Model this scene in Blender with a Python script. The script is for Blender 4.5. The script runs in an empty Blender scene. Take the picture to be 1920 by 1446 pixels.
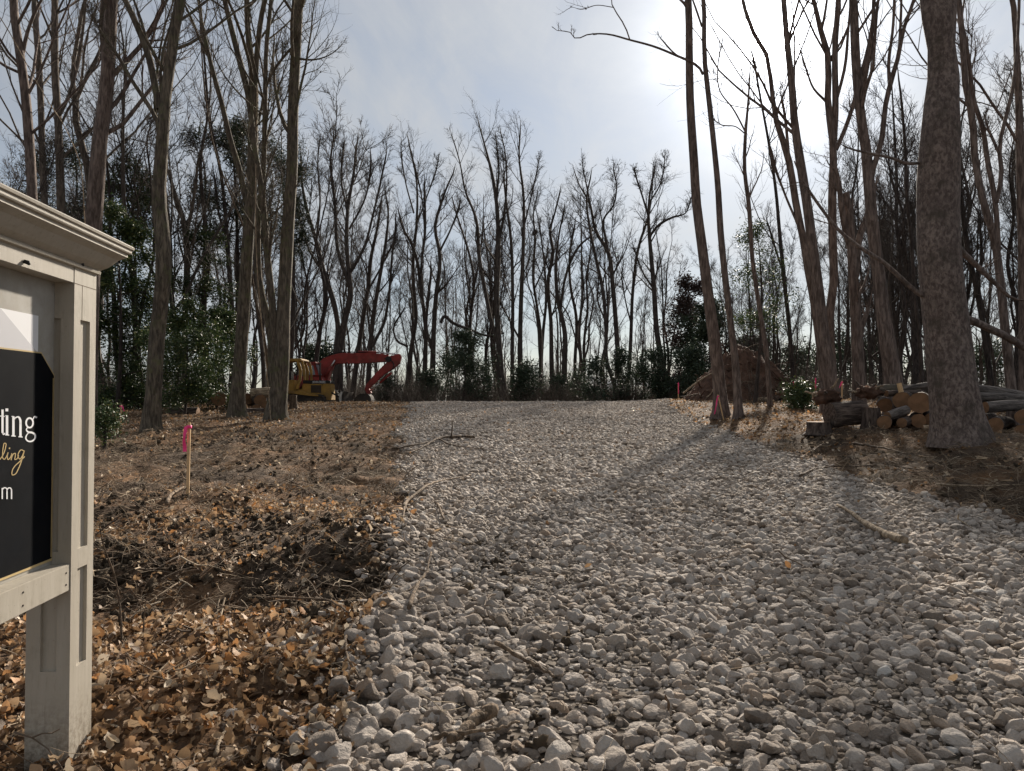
import bpy, bmesh, math, random
import numpy as np
from mathutils import Vector, Matrix, Euler

random.seed(7)
RNG = np.random.default_rng(11)
SC = bpy.context.scene
COL = SC.collection
R_ = math.radians

# ------------------------------------------------------------------ camera
F, CX, CY, EYE, PITCH = 1385.0, 960.0, 723.0, 1.5, R_(1.2)
cam_d = bpy.data.cameras.new('camera')
cam_d.sensor_width = 36.0
cam_d.lens = 36.0 * F / 1920.0
cam_d.clip_start, cam_d.clip_end = 0.05, 3000
cam = bpy.data.objects.new('camera', cam_d)
cam.location = (0, 0, EYE)
cam.rotation_euler = (R_(90) + PITCH, 0, 0)
COL.objects.link(cam)
SC.camera = cam

# ------------------------------------------------------------------ light
SUN_EL, SUN_AZ = R_(25.2), R_(19.5)          # azimuth to the right of the view axis (+Y)
SUN_DIR = Vector((math.sin(SUN_AZ) * math.cos(SUN_EL), math.cos(SUN_AZ) * math.cos(SUN_EL), math.sin(SUN_EL)))
SC.view_settings.view_transform = 'Standard'
SC.view_settings.look = 'None'
SC.view_settings.gamma = 1.0
SC.view_settings.exposure = 1.15
SC.view_settings.use_curve_mapping = False
SC.render.film_transparent = False
SC.cycles.max_bounces = 6
SC.cycles.diffuse_bounces = 3
SC.cycles.glossy_bounces = 2
SC.cycles.transparent_max_bounces = 8

sun_d = bpy.data.lights.new('sun', 'SUN')
sun_d.energy = 5.0
sun_d.angle = R_(2.2)
sun_d.color = (1.0, 0.9, 0.77)
sun = bpy.data.objects.new('sun', sun_d)
sun.rotation_euler = (-SUN_DIR).to_track_quat('-Z', 'Y').to_euler()
sun.location = (20, 60, 40)
COL.objects.link(sun)

class NT:
    """small node-tree helper"""
    def __init__(s, tree): s.t = tree; s.n = tree.nodes; s.l = tree.links
    def add(s, typ, **kw):
        nd = s.n.new(typ)
        for k, v in kw.items():
            if k.startswith('i_'):
                key = k[2:]
                key = int(key) if key.isdigit() else key.replace('_', ' ')
                s.put(nd, key, v)
            else: setattr(nd, k, v)
        return nd
    def put(s, nd, key, v):
        if isinstance(v, bpy.types.NodeSocket): s.l.new(v, nd.inputs[key])
        else: nd.inputs[key].default_value = v
    def math(s, op, a, b=0.0, clamp=False):
        nd = s.n.new('ShaderNodeMath'); nd.operation = op; nd.use_clamp = clamp
        s.put(nd, 0, a); s.put(nd, 1, b); return nd.outputs[0]
    def vmath(s, op, a, b=(0, 0, 0)):
        nd = s.n.new('ShaderNodeVectorMath'); nd.operation = op
        s.put(nd, 0, a); s.put(nd, 1, b)
        return nd.outputs['Value'] if op in ('DOT_PRODUCT', 'LENGTH') else nd.outputs[0]
    def mix(s, f, a, b, blend='MIX'):
        nd = s.n.new('ShaderNodeMix'); nd.data_type = 'RGBA'; nd.blend_type = blend
        s.put(nd, 0, f); s.put(nd, 6, a); s.put(nd, 7, b); return nd.outputs[2]
    def ramp(s, f, stops):
        nd = s.n.new('ShaderNodeValToRGB'); s.l.new(f, nd.inputs[0])
        e = nd.color_ramp.elements
        while len(e) < len(stops): e.new(0.5)
        for k, (p, c) in enumerate(stops):
            e[k].position = p
            e[k].color = (c, c, c, 1) if isinstance(c, (int, float)) else (*c, 1)
        return nd.outputs[0]
    def noise(s, vec, scale, detail=4, rough=0.55, dist=0.0):
        nd = s.n.new('ShaderNodeTexNoise')
        if vec is not None: s.l.new(vec, nd.inputs['Vector'])
        nd.inputs['Scale'].default_value = scale
        nd.inputs['Detail'].default_value = detail
        nd.inputs['Roughness'].default_value = rough
        nd.inputs['Distortion'].default_value = dist
        return nd.outputs['Fac']

world = bpy.data.worlds.new('World')
SC.world = world
world.use_nodes = True
w = NT(world.node_tree)
w.n.clear()
w_out = w.add('ShaderNodeOutputWorld')
bg = w.add('ShaderNodeBackground')
bg.inputs['Strength'].default_value = 0.09
sky = w.add('ShaderNodeTexSky')
sky.sky_type = 'NISHITA'
sky.sun_disc = False
sky.sun_elevation = SUN_EL
sky.sun_rotation = SUN_AZ
sky.air_density, sky.dust_density, sky.ozone_density = 1.0, 0.25, 2.0
tc = w.add('ShaderNodeTexCoord')
dirv = w.vmath('NORMALIZE', tc.outputs['Generated'])
dots = w.math('MAXIMUM', w.vmath('DOT_PRODUCT', dirv, tuple(SUN_DIR)), 0.0)
sep = w.add('ShaderNodeSeparateXYZ', i_0=dirv)
zz = w.math('ADD', w.math('MAXIMUM', sep.outputs[2], 0.0), 0.22)
comb = w.add('ShaderNodeCombineXYZ', i_0=w.math('DIVIDE', sep.outputs[0], zz), i_1=w.math('DIVIDE', sep.outputs[1], zz), i_2=0.0)
mp = w.add('ShaderNodeMapping')
mp.inputs['Rotation'].default_value = (0, 0, R_(-32))
mp.inputs['Scale'].default_value = (1.0, 0.42, 1.0)
w.l.new(comb.outputs[0], mp.inputs[0])
cl1 = w.noise(mp.outputs[0], 1.3, 8, 0.6, 0.7)
cl2 = w.noise(mp.outputs[0], 6.5, 6, 0.62, 0.6)
cl = w.math('ADD', w.math('MULTIPLY', cl1, 0.72), w.math('MULTIPLY', cl2, 0.28))
cov = w.ramp(cl, [(0.36, 0.74), (0.60, 0.99)])
low = w.math('POWER', w.math('SUBTRACT', 1.0, w.math('MAXIMUM', sep.outputs[2], 0.0), clamp=True), 7.0)
cov = w.math('MAXIMUM', cov, w.math('MULTIPLY', low, 0.93))     # the veil is seen edge-on towards the horizon
# thin cloud: evenly lit veil that brightens towards the sun (forward scattering)
def lobe(n, a): return w.math('MULTIPLY', w.math('POWER', dots, n), a)
glow = w.math('ADD', w.math('ADD', lobe(4, 0.95), lobe(45, 1.7)), w.math('ADD', lobe(300, 17.0), lobe(3000, 160.0)))
veil = w.math('MULTIPLY', w.math('ADD', 1.95, glow), w.math('ADD', 0.0, w.math('MULTIPLY', cl, 2.0)))
veil_c = w.mix(1.0, (0.965, 0.99, 1.02, 1), (1, 1, 1, 1), 'MULTIPLY')
vc = w.vmath('SCALE', veil_c)
vc.node.inputs[3].default_value = 1.0
w.l.new(veil, vc.node.inputs[3])
skyc = w.mix(cov, sky.outputs[0], vc)
w.l.new(skyc, bg.inputs['Color'])
w.l.new(bg.outputs[0], w_out.inputs[0])

# ------------------------------------------------------------------ helpers
def ray(px, py):
    a, b = (px - CX) / F, (CY - py) / F
    return np.array([a, math.cos(PITCH) - b * math.sin(PITCH), math.sin(PITCH) + b * math.cos(PITCH)])
def at(px, py, d):
    """the point seen at a photo position, d metres ahead"""
    r = ray(px, py); r = r * (d / r[1]); r[2] += EYE
    return r

def _hash(ix, iy, seed):
    h = (ix * 374761393 + iy * 668265263 + seed * 2147483647) & 0xFFFFFFFF
    h = ((h ^ (h >> 13)) * 1274126177) & 0xFFFFFFFF
    return ((h ^ (h >> 16)) & 0xFFFF) / 65535.0
def vnoise(x, y, seed=0):
    x = np.asarray(x, float); y = np.asarray(y, float)
    ix = np.floor(x).astype(np.int64); iy = np.floor(y).astype(np.int64)
    fx = x - ix; fy = y - iy
    fx = fx * fx * (3 - 2 * fx); fy = fy * fy * (3 - 2 * fy)
    a = _hash(ix, iy, seed); b = _hash(ix + 1, iy, seed); c = _hash(ix, iy + 1, seed); e = _hash(ix + 1, iy + 1, seed)
    return (a + (b - a) * fx) * (1 - fy) + (c + (e - c) * fx) * fy
def fbm(x, y, f, seed=0, oct=3):
    s = 0.0; a = 1.0; t = 0.0
    for k in range(oct):
        s = s + a * (vnoise(x * f, y * f, seed + k) - 0.5); t += a
        f *= 2.07; a *= 0.5
    return s / t * 2
def sstep(a, b, x):
    t = np.clip((np.asarray(x, float) - a) / (b - a), 0, 1); return t * t * (3 - 2 * t)

PY = [-60, 0, 3, 8, 11, 15, 20, 25, 30, 38, 42, 60, 100, 1500]
PZ = [0.0, 0.0, 0.02, 0.07, 0.12, 0.29, 0.55, 0.775, 1.0, 1.36, 1.41, 1.30, 1.2, 1.2]
_yy = np.linspace(-60, 110, 1701)
_zz = np.interp(_yy, PY, PZ)
_k = np.hanning(41); _k /= _k.sum()
_zz = np.convolve(np.pad(_zz, 20, mode='edge'), _k, 'valid')
def XL(y):
    y = np.asarray(y, float)
    return np.interp(y, [0, 3, 4, 6.7, 9, 12.6, 20, 28, 36, 41], [-0.6, -0.78, -0.85, -1.0, -1.25, -1.7, -3.0, -3.9, -4.9, -5.6]) + 0.16 * fbm(y * 1.0, y * 0 + 3.3, 0.9, 5) * np.clip(y / 6, 0.6, 2.5)
def XR(y):
    y = np.asarray(y, float)
    return np.interp(y, [0, 3, 14, 25, 32, 38, 41], [5.7, 5.7, 5.8, 6.1, 6.8, 8.0, 8.8]) + 0.2 * fbm(y * 1.0, y * 0 + 9.3, 0.8, 8) * np.clip(y / 8, 0.6, 2)
def onroad(x, y, soft=0.25):
    x = np.asarray(x, float); y = np.asarray(y, float)
    return sstep(-soft, soft, x - XL(y)) * sstep(-soft, soft, XR(y) - x) * (1 - sstep(40, 41, y))
def G(x, y, detail=True):
    x = np.asarray(x, float); y = np.asarray(y, float)
    z = np.interp(y, _yy, _zz)
    z = z + 0.40 * sstep(5.6, 8.6, x) * sstep(1, 9, y) * (1 - sstep(30, 46, y))
    rd = onroad(x, y)
    # low cut step of dug earth beside the drive, a dip before it
    yr = 5.75 + 0.10 * (x + 2.5) + 0.22 * fbm(x, y * 0, 0.8, 21)
    wn = sstep(-9, -6, x) * (1 - sstep(-1.3, -0.6, x))
    z = z + (0.15 + 0.06 * fbm(x, y, 0.8, 22)) * sstep(yr - 0.5, yr + 0.5, y) * (1 - sstep(8, 15, y)) * wn
    z = z - 0.05 * np.exp(-((y - yr + 0.55) / 0.4) ** 2) * wn
    z = z + 0.11 * np.exp(-((x + 1.45) / 0.5) ** 2 - ((y - 6.75) / 0.55) ** 2) + 0.10 * np.exp(-((x + 3.3) / 0.6) ** 2 - ((y - 6.1) / 0.4) ** 2)
    # a heap of stones at the corner of the drive
    z = z + 0.14 * np.exp(-((x + 0.75) / 0.42) ** 2 - ((y - 4.6) / 0.75) ** 2)
    z = z + 0.12 * np.exp(-((x + 0.9) / 0.5) ** 2 - ((y - 7.0) / 0.8) ** 2)
    # shallow wheel tracks
    c = 0.5 * (XL(y) + XR(y))
    z = z - 0.035 * rd * (np.exp(-((x - c - 1.0) / 0.35) ** 2) + np.exp(-((x - c + 0.9) / 0.35) ** 2))
    if detail:
        fade = 1 - sstep(30, 60, np.abs(y))
        rough = np.where(x < 0, sstep(6.5, 9, y) * (1 - sstep(20, 26, y)), sstep(4, 7, y) * (1 - sstep(16, 20, y)))
        z = z + (1 - rd) * fade * ((0.075 + 0.06 * rough) * fbm(x, y, 0.9, 31) + (0.05 + 0.06 * rough) * fbm(x, y, 3.1, 41) + 0.03 * fbm(x, y, 9.0, 51, 2))
        z = z + rd * 0.03 * fbm(x, y, 1.3, 61)
    return z
def gz(x, y): return float(G(x, y))
def gp(px, py):
    """where the sight line through a photo position meets the ground"""
    r = ray(px, py); r = r / r[1]
    ys = np.linspace(1.5, 60, 6000)
    h = EYE + r[2] * ys - G(r[0] * ys, ys)
    k = int(np.argmax(h < 0)) if (h < 0).any() else 5999
    y = ys[k]
    return np.array([r[0] * y, y, gz(r[0] * y, y)])

def tag(o, label=None, cat=None, group=None, kind=None):
    if label: o['label'] = label
    if cat: o['category'] = cat
    if group: o['group'] = group
    if kind: o['kind'] = kind
    return o
def thing(name, label, cat, loc=(0, 0, 0), rz=0.0, group=None):
    o = bpy.data.objects.new(name, None)
    o.empty_display_size = 0.3
    COL.objects.link(o); o.location = loc; o.rotation_euler = (0, 0, rz)
    return tag(o, label, cat, group)
def mesh_obj(name, me, mat=None, parent=None, loc=None):
    o = bpy.data.objects.new(name, me); COL.objects.link(o)
    if mat is not None and not me.materials: me.materials.append(mat)
    if parent is not None: o.parent = parent
    if loc is not None: o.location = loc
    return o
def mesh_np(name, V, faces, smooth=True):
    """V (n,3); faces: list of int arrays (m,3) / (m,4)"""
    me = bpy.data.meshes.new(name)
    faces = [f for f in faces if len(f)]
    nl = sum(f.size for f in faces); nf = sum(len(f) for f in faces)
    me.vertices.add(len(V)); me.vertices.foreach_set('co', np.ascontiguousarray(V, np.float32).ravel())
    me.loops.add(nl); me.polygons.add(nf)
    me.loops.foreach_set('vertex_index', np.concatenate([f.ravel() for f in faces]).astype(np.int32))
    tot = np.concatenate([np.full(len(f), f.shape[1], np.int32) for f in faces])
    st = np.concatenate([[0], np.cumsum(tot)[:-1]]).astype(np.int32)
    me.polygons.foreach_set('loop_start', st)
    me.polygons.foreach_set('use_smooth', np.full(nf, smooth, bool))
    me.update(calc_edges=True)
    me.validate()
    return me

class Geo:
    def __init__(s): s.V = []; s.F3 = []; s.F4 = []; s.n = 0
    def add(s, V, quads=None, tris=None):
        V = np.asarray(V, float).reshape(-1, 3)
        if quads is not None and len(quads): s.F4.append(np.asarray(quads) + s.n)
        if tris is not None and len(tris): s.F3.append(np.asarray(tris) + s.n)
        s.V.append(V); s.n += len(V)
    def mesh(s, name, smooth=True, origin=None):
        V = np.concatenate(s.V) if s.V else np.zeros((0, 3))
        if origin is not None: V = V - np.asarray(origin)
        fs = []
        if s.F3: fs.append(np.concatenate(s.F3))
        if s.F4: fs.append(np.concatenate(s.F4))
        return mesh_np(name, V, fs, smooth)
    def tubes(s, P, R, sides=5, cap=False, lobes=0.0):
        """P (N,K,3) centre lines, R (N,K) radii"""
        P = np.asarray(P, float); R = np.asarray(R, float)
        if P.ndim == 2: P = P[None]; R = R[None]
        N, K, _ = P.shape
        if N == 0: return
        T = np.gradient(P, axis=1); T /= np.linalg.norm(T, axis=2, keepdims=True) + 1e-9
        m = T.mean(axis=1); ref = np.where(np.abs(m[:, :1]) < 0.75, np.array([[1.0, 0, 0]]), np.array([[0, 1.0, 0]]))
        ref = ref[:, None, :]
        A = ref - T * (T * ref).sum(-1, keepdims=True); A /= np.linalg.norm(A, axis=2, keepdims=True) + 1e-9
        B = np.cross(T, A)
        th = np.arange(sides) / sides * 2 * math.pi
        rr = R[:, :, None] * np.ones(sides)
        if np.any(lobes):
            kk = np.linspace(0, 1, K)[None, :, None]
            lobes = np.reshape(lobes, (1, -1, 1))
            rr = rr * (1 + lobes * np.sin(th * 3 + 1.3 + kk * 3) + 0.5 * lobes * np.sin(th * 7 + kk * 9))
        V = P[:, :, None, :] + rr[..., None] * (np.cos(th)[None, None, :, None] * A[:, :, None, :] + np.sin(th)[None, None, :, None] * B[:, :, None, :])
        idx = np.arange(N * K * sides).reshape(N, K, sides)
        a = idx[:, :-1, :]; b = np.roll(a, -1, axis=2); c = idx[:, 1:, :]; e = np.roll(c, -1, axis=2)
        Q = np.stack([a, b, e, c], -1).reshape(-1, 4)
        tr = None
        if cap:
            tr = []
            for n in range(N):
                for k in range(1, sides - 1):
                    tr.append((idx[n, -1, 0], idx[n, -1, k], idx[n, -1, k + 1])); tr.append((idx[n, 0, 0], idx[n, 0, k + 1], idx[n, 0, k]))
        s.add(V.reshape(-1, 3), Q, tr)
    def box(s, x0, x1, y0, y1, z0, z1, M=None):
        V = np.array([(x, y, z) for z in (z0, z1) for y in (y0, y1) for x in (x0, x1)], float)
        if M is not None: V = np.array([M @ Vector(v) for v in V])
        s.add(V, [(0, 2, 3, 1), (4, 5, 7, 6), (0, 1, 5, 4), (2, 6, 7, 3), (0, 4, 6, 2), (1, 3, 7, 5)])
    def prism(s, poly, y0, y1):
        """poly: list of (x,z); extruded along y"""
        n = len(poly)
        V = [(x, y0, z) for x, z in poly] + [(x, y1, z) for x, z in poly]
        s.add(V, [(k, (k + 1) % n, n + (k + 1) % n, n + k) for k in range(n)])
        bmx = bmesh.new()
        vs = [bmx.verts.new((x, 0, z)) for x, z in poly]
        f = bmx.faces.new(vs); bmesh.ops.triangulate(bmx, faces=[f])
        bmx.verts.index_update()
        tr = [tuple(v.index for v in f.verts) for f in bmx.faces]; bmx.free()
        base = s.n - 2 * n
        s.F3.append(np.array([(a, c, b) for a, b, c in tr]) + base)
        s.F3.append(np.array(tr) + base + n)

def resample(pts, K, power=1.0):
    """Catmull-Rom through pts (n, m) -> (K, m)"""
    pts = np.asarray(pts, float); n = len(pts)
    if n < 3:
        t = (np.linspace(0, 1, K) ** power)[:, None]; return pts[0] * (1 - t) + pts[-1] * t
    d = np.concatenate([[0], np.cumsum(np.linalg.norm(np.diff(pts[:, :3], axis=0), axis=1) + 1e-6)])
    u = d[-1] * np.linspace(0, 1, K) ** power
    m = np.gradient(pts, d, axis=0)
    k = np.clip(np.searchsorted(d, u, side='right') - 1, 0, n - 2)
    h = (d[k + 1] - d[k]); t = ((u - d[k]) / h)[:, None]; h = h[:, None]
    return ((2 * t**3 - 3 * t**2 + 1) * pts[k] + (t**3 - 2 * t**2 + t) * h * m[k] + (-2 * t**3 + 3 * t**2) * pts[k + 1] + (t**3 - t**2) * h * m[k + 1])

# ------------------------------------------------------------------ materials
def mat_new(name):
    m = bpy.data.materials.new(name); m.use_nodes = True
    t = NT(m.node_tree); b = t.n['Principled BSDF']
    b.inputs['Specular IOR Level'].default_value = 0.3
    return m, t, b
def bump(t, b, h, strength, dist):
    bn = t.add('ShaderNodeBump'); bn.inputs['Strength'].default_value = strength; bn.inputs['Distance'].default_value = dist
    t.l.new(h, bn.inputs['Height']); t.l.new(bn.outputs[0], b.inputs['Normal'])
def mat_bark(name, dark, light, moss=None, zs=0.18, sc=15.0, bs=0.9):
    m, t, b = mat_new(name)
    tx = t.add('ShaderNodeTexCoord'); mp = t.add('ShaderNodeMapping')
    mp.inputs['Scale'].default_value = (1, 1, zs); t.l.new(tx.outputs['Object'], mp.inputs[0])
    n1 = t.noise(mp.outputs[0], sc, 6, 0.65, 0.4)
    n2 = t.noise(tx.outputs['Object'], 1.3, 3)
    n3 = t.noise(mp.outputs[0], sc * 4, 3, 0.6)
    c = t.mix(t.ramp(n1, [(0.40, 0.0), (0.62, 1.0)]), (*[v * 0.7 for v in dark], 1), (*light, 1))
    c = t.mix(t.ramp(n2, [(0.45, 0.0), (0.75, 0.5)]), c, (*[v * 0.55 for v in dark], 1))
    if moss: c = t.mix(t.ramp(t.noise(tx.outputs['Object'], 2.7, 5, 0.7), [(0.52, 0.0), (0.66, 0.75)]), c, (*moss, 1))
    t.l.new(c, b.inputs['Base Color']); b.inputs['Roughness'].default_value = 0.9
    h = t.math('ADD', n1, t.math('MULTIPLY', n3, 0.35))
    bump(t, b, h, bs, 0.05)
    return m
def mat_flat(name, col, rough=0.6, metal=0.0, var=0.15, sc=4.0, bmp=0.0, dirt=None, spec=0.3):
    m, t, b = mat_new(name)
    tx = t.add('ShaderNodeTexCoord')
    n = t.noise(tx.outputs['Object'], sc, 6, 0.6)
    c = t.mix(t.ramp(n, [(0.3, 0.0), (0.7, 1.0)]), (*[v * (1 - var) for v in col], 1), (*[min(1, v * (1 + var)) for v in col], 1))
    if dirt:
        c = t.mix(t.ramp(t.noise(tx.outputs['Object'], sc * 0.6, 7, 0.7), [(0.48, 0.0), (0.68, 0.75)]), c, (*dirt, 1))
    t.l.new(c, b.inputs['Base Color'])
    b.inputs['Roughness'].default_value = rough; b.inputs['Metallic'].default_value = metal
    b.inputs['Specular IOR Level'].default_value = spec
    if bmp: bump(t, b, t.noise(tx.outputs['Object'], sc * 6, 4), bmp, 0.02)
    return m
def mat_random(name, stops, rough=0.8, per='object', bsc=30.0, bst=0.4, bd=0.01, trans=0.0, spec=0.3, stain=None, grain=0.35):
    m, t, b = mat_new(name)
    if per == 'object': rnd = t.add('ShaderNodeObjectInfo').outputs['Random']
    else: rnd = t.add('ShaderNodeNewGeometry').outputs['Random Per Island']
    tx = t.add('ShaderNodeTexCoord')
    c = t.ramp(rnd, stops)
    n = t.noise(tx.outputs['Object'], bsc, 5, 0.65)
    c = t.mix(grain, c, t.ramp(n, [(0.25, 0.25), (0.75, 1.0)]), 'MULTIPLY')
    if stain:
        geo = t.add('ShaderNodeNewGeometry')
        s2 = t.noise(geo.outputs['Position'], stain[1], 4, 0.6)
        c = t.mix(t.ramp(s2, [(0.5, 0.0), (0.72, stain[2])]), c, (*stain[0], 1))
    t.l.new(c, b.inputs['Base Color'])
    b.inputs['Roughness'].default_value = rough; b.inputs['Specular IOR Level'].default_value = spec
    bump(t, b, n, bst, bd)
    if trans:
        tr = t.add('ShaderNodeBsdfTranslucent'); t.l.new(c, tr.inputs[0])
        mx = t.add('ShaderNodeMixShader'); mx.inputs[0].default_value = trans
        t.l.new(b.outputs[0], mx.inputs[1]); t.l.new(tr.outputs[0], mx.inputs[2])
        t.l.new(mx.outputs[0], t.n['Material Output'].inputs[0])
    return m

BARK_GREY = mat_bark('bark_grey_brown', (0.085, 0.068, 0.055), (0.19, 0.155, 0.125))
BARK_MOSS = mat_bark('bark_mossy', (0.075, 0.062, 0.048), (0.17, 0.14, 0.105), moss=(0.10, 0.105, 0.05))
BARK_WARM = mat_bark('bark_warm_brown', (0.105, 0.078, 0.066), (0.22, 0.17, 0.145))
BARK_BEECH = mat_bark('bark_smooth_spotted', (0.12, 0.09, 0.08), (0.23, 0.185, 0.16), moss=(0.06, 0.05, 0.04), zs=0.6, sc=16.0, bs=0.7)
BARK_DARK = mat_bark('bark_dark', (0.035, 0.028, 0.025), (0.085, 0.068, 0.06))
BRUSH = mat_bark('brush_stems', (0.085, 0.068, 0.056), (0.17, 0.14, 0.115), bs=0.1)
BARK_FAR = mat_bark('bark_far', (0.045, 0.036, 0.032), (0.10, 0.082, 0.07), bs=0.2)
BARK_LOG = mat_bark('bark_log', (0.05, 0.036, 0.03), (0.15, 0.115, 0.095), zs=0.2, sc=14, bs=0.9)
BARK_LOGGREY = mat_bark('bark_log_grey', (0.085, 0.073, 0.066), (0.20, 0.175, 0.16), zs=0.2, sc=12)
STICK = mat_bark('stick_wood', (0.26, 0.19, 0.125), (0.52, 0.41, 0.29), zs=0.3, sc=20)
STICK_MID = mat_bark('stick_brown', (0.12, 0.082, 0.052), (0.28, 0.205, 0.14), zs=0.3, sc=20)
STICK_DARK = mat_bark('stick_dark', (0.07, 0.048, 0.032), (0.18, 0.13, 0.09), zs=0.3, sc=20)

def mat_cut():
    m, t, b = mat_new('cut_wood')
    tx = t.add('ShaderNodeTexCoord')
    wv = t.add('ShaderNodeTexWave', wave_type='RINGS', rings_direction='Z')
    t.l.new(tx.outputs['Object'], wv.inputs[0])
    wv.inputs['Scale'].default_value = 14; wv.inputs['Distortion'].default_value = 2.5; wv.inputs['Detail'].default_value = 3
    n = t.noise(tx.outputs['Object'], 5, 5)
    c = t.mix(wv.outputs['Fac'], (0.165, 0.088, 0.045, 1), (0.27, 0.155, 0.085, 1))
    c = t.mix(t.ramp(n, [(0.40, 0.0), (0.66, 0.85)]), c, (0.13, 0.075, 0.04, 1))
    t.l.new(c, b.inputs['Base Color']); b.inputs['Roughness'].default_value = 0.85
    bump(t, b, wv.outputs['Fac'], 0.3, 0.01)
    return m
CUT = mat_cut()
HOLLY = mat_random('holly_leaf', [(0.0, (0.025, 0.048, 0.019)), (0.45, (0.05, 0.085, 0.03)), (0.8, (0.085, 0.12, 0.04)), (1.0, (0.17, 0.18, 0.055))], rough=0.5, per='island', bsc=9, bst=0.1, trans=0.14, spec=0.35)
HOLLY_FAR = mat_random('evergreen_far_leaf', [(0.0, (0.030, 0.048, 0.032)), (0.6, (0.06, 0.088, 0.054)), (1.0, (0.10, 0.125, 0.075))], rough=0.6, per='island', bsc=9, bst=0.1, trans=0.12, spec=0.25)
PINE = mat_random('pine_needle', [(0.0, (0.024, 0.036, 0.020)), (1.0, (0.062, 0.080, 0.042))], rough=0.6, per='island', bsc=9, bst=0.1, trans=0.1)
RUSSET = mat_random('russet_leaf', [(0.0, (0.04, 0.030, 0.028)), (1.0, (0.085, 0.058, 0.050))], rough=0.8, per='island', bsc=9, bst=0.1, trans=0.15)

def mat_soil():
    m, t, b = mat_new('soil')
    geo = t.add('ShaderNodeNewGeometry'); P = geo.outputs['Position']
    n1 = t.noise(P, 0.7, 6, 0.6, 0.3); n2 = t.noise(P, 4.5, 7, 0.68); n3 = t.noise(P, 28, 5, 0.7)
    c = t.ramp(n2, [(0.28, (0.028, 0.020, 0.014)), (0.5, (0.075, 0.053, 0.037)), (0.72, (0.155, 0.112, 0.078))])
    litter = t.ramp(n3, [(0.3, (0.075, 0.043, 0.025)), (0.55, (0.20, 0.112, 0.056)), (0.75, (0.35, 0.225, 0.13))])
    c = t.mix(t.ramp(n1, [(0.42, 0.0), (0.62, 0.8)]), c, litter)
    t.l.new(c, b.inputs['Base Color']); b.inputs['Roughness'].default_value = 0.95; b.inputs['Specular IOR Level'].default_value = 0.15
    h = t.math('ADD', n2, t.math('MULTIPLY', n3, 0.6)); bump(t, b, h, 0.9, 0.08)
    return m
SOIL = mat_soil()
def mat_road():
    m, t, b = mat_new('gravel_fines')
    geo = t.add('ShaderNodeNewGeometry'); P = geo.outputs['Position']
    vo = t.add('ShaderNodeTexVoronoi'); t.l.new(P, vo.inputs['Vector']); vo.inputs['Scale'].default_value = 16
    n = t.noise(P, 5, 6, 0.7)
    c = t.mix(vo.outputs['Distance'], (0.12, 0.098, 0.076, 1), (0.025, 0.019, 0.014, 1))
    c = t.mix(t.ramp(n, [(0.4, 0.0), (0.65, 0.8)]), c, (0.075, 0.055, 0.038, 1))
    t.l.new(c, b.inputs['Base Color']); b.inputs['Roughness'].default_value = 0.95
    bump(t, b, vo.outputs['Distance'], 1.0, 0.05)
    return m
ROAD = mat_road()
STONE = mat_random('crushed_stone', [(0.0, (0.20, 0.165, 0.135)), (0.2, (0.33, 0.282, 0.24)), (0.5, (0.455, 0.398, 0.348)), (0.8, (0.545, 0.488, 0.432)), (0.93, (0.37, 0.285, 0.215)), (1.0, (0.58, 0.55, 0.51))], rough=0.9, bsc=2.2, bst=0.45, bd=0.15, stain=((0.20, 0.15, 0.10), 1.3, 0.5), grain=0.4, spec=0.15)
LEAF = mat_random('dry_leaf', [(0.0, (0.085, 0.05, 0.028)), (0.3, (0.21, 0.125, 0.066)), (0.55, (0.36, 0.23, 0.125)), (0.76, (0.50, 0.365, 0.235)), (0.88, (0.48, 0.225, 0.075)), (0.94, (0.58, 0.46, 0.32)), (1.0, (0.66, 0.56, 0.43))], rough=0.6, bsc=18, bst=0.3, trans=0.3, spec=0.35)
TWIGM = mat_random('twig_litter', [(0.0, (0.07, 0.05, 0.036)), (0.5, (0.19, 0.14, 0.098)), (0.85, (0.35, 0.27, 0.185)), (1.0, (0.50, 0.41, 0.30))], rough=0.9, bsc=40)
CLOD = mat_random('soil_clod', [(0.0, (0.05, 0.038, 0.027)), (1.0, (0.15, 0.115, 0.082))], rough=0.97, bsc=20, bst=0.8, bd=0.02, spec=0.1)
CHIP = mat_random('wood_chip', [(0.0, (0.20, 0.12, 0.065)), (0.6, (0.36, 0.25, 0.15)), (1.0, (0.52, 0.41, 0.28))], rough=0.9)
MOUND = mat_flat('mound_soil', (0.10, 0.06, 0.044), 0.95, var=0.6, sc=3, bmp=0.9, spec=0.1, dirt=(0.035, 0.026, 0.02))
PINK = mat_flat('pink_ribbon', (0.85, 0.06, 0.24), 0.5, var=0.08)
LATH = mat_flat('lath_wood', (0.55, 0.38, 0.21), 0.8, var=0.2, sc=12)
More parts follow.
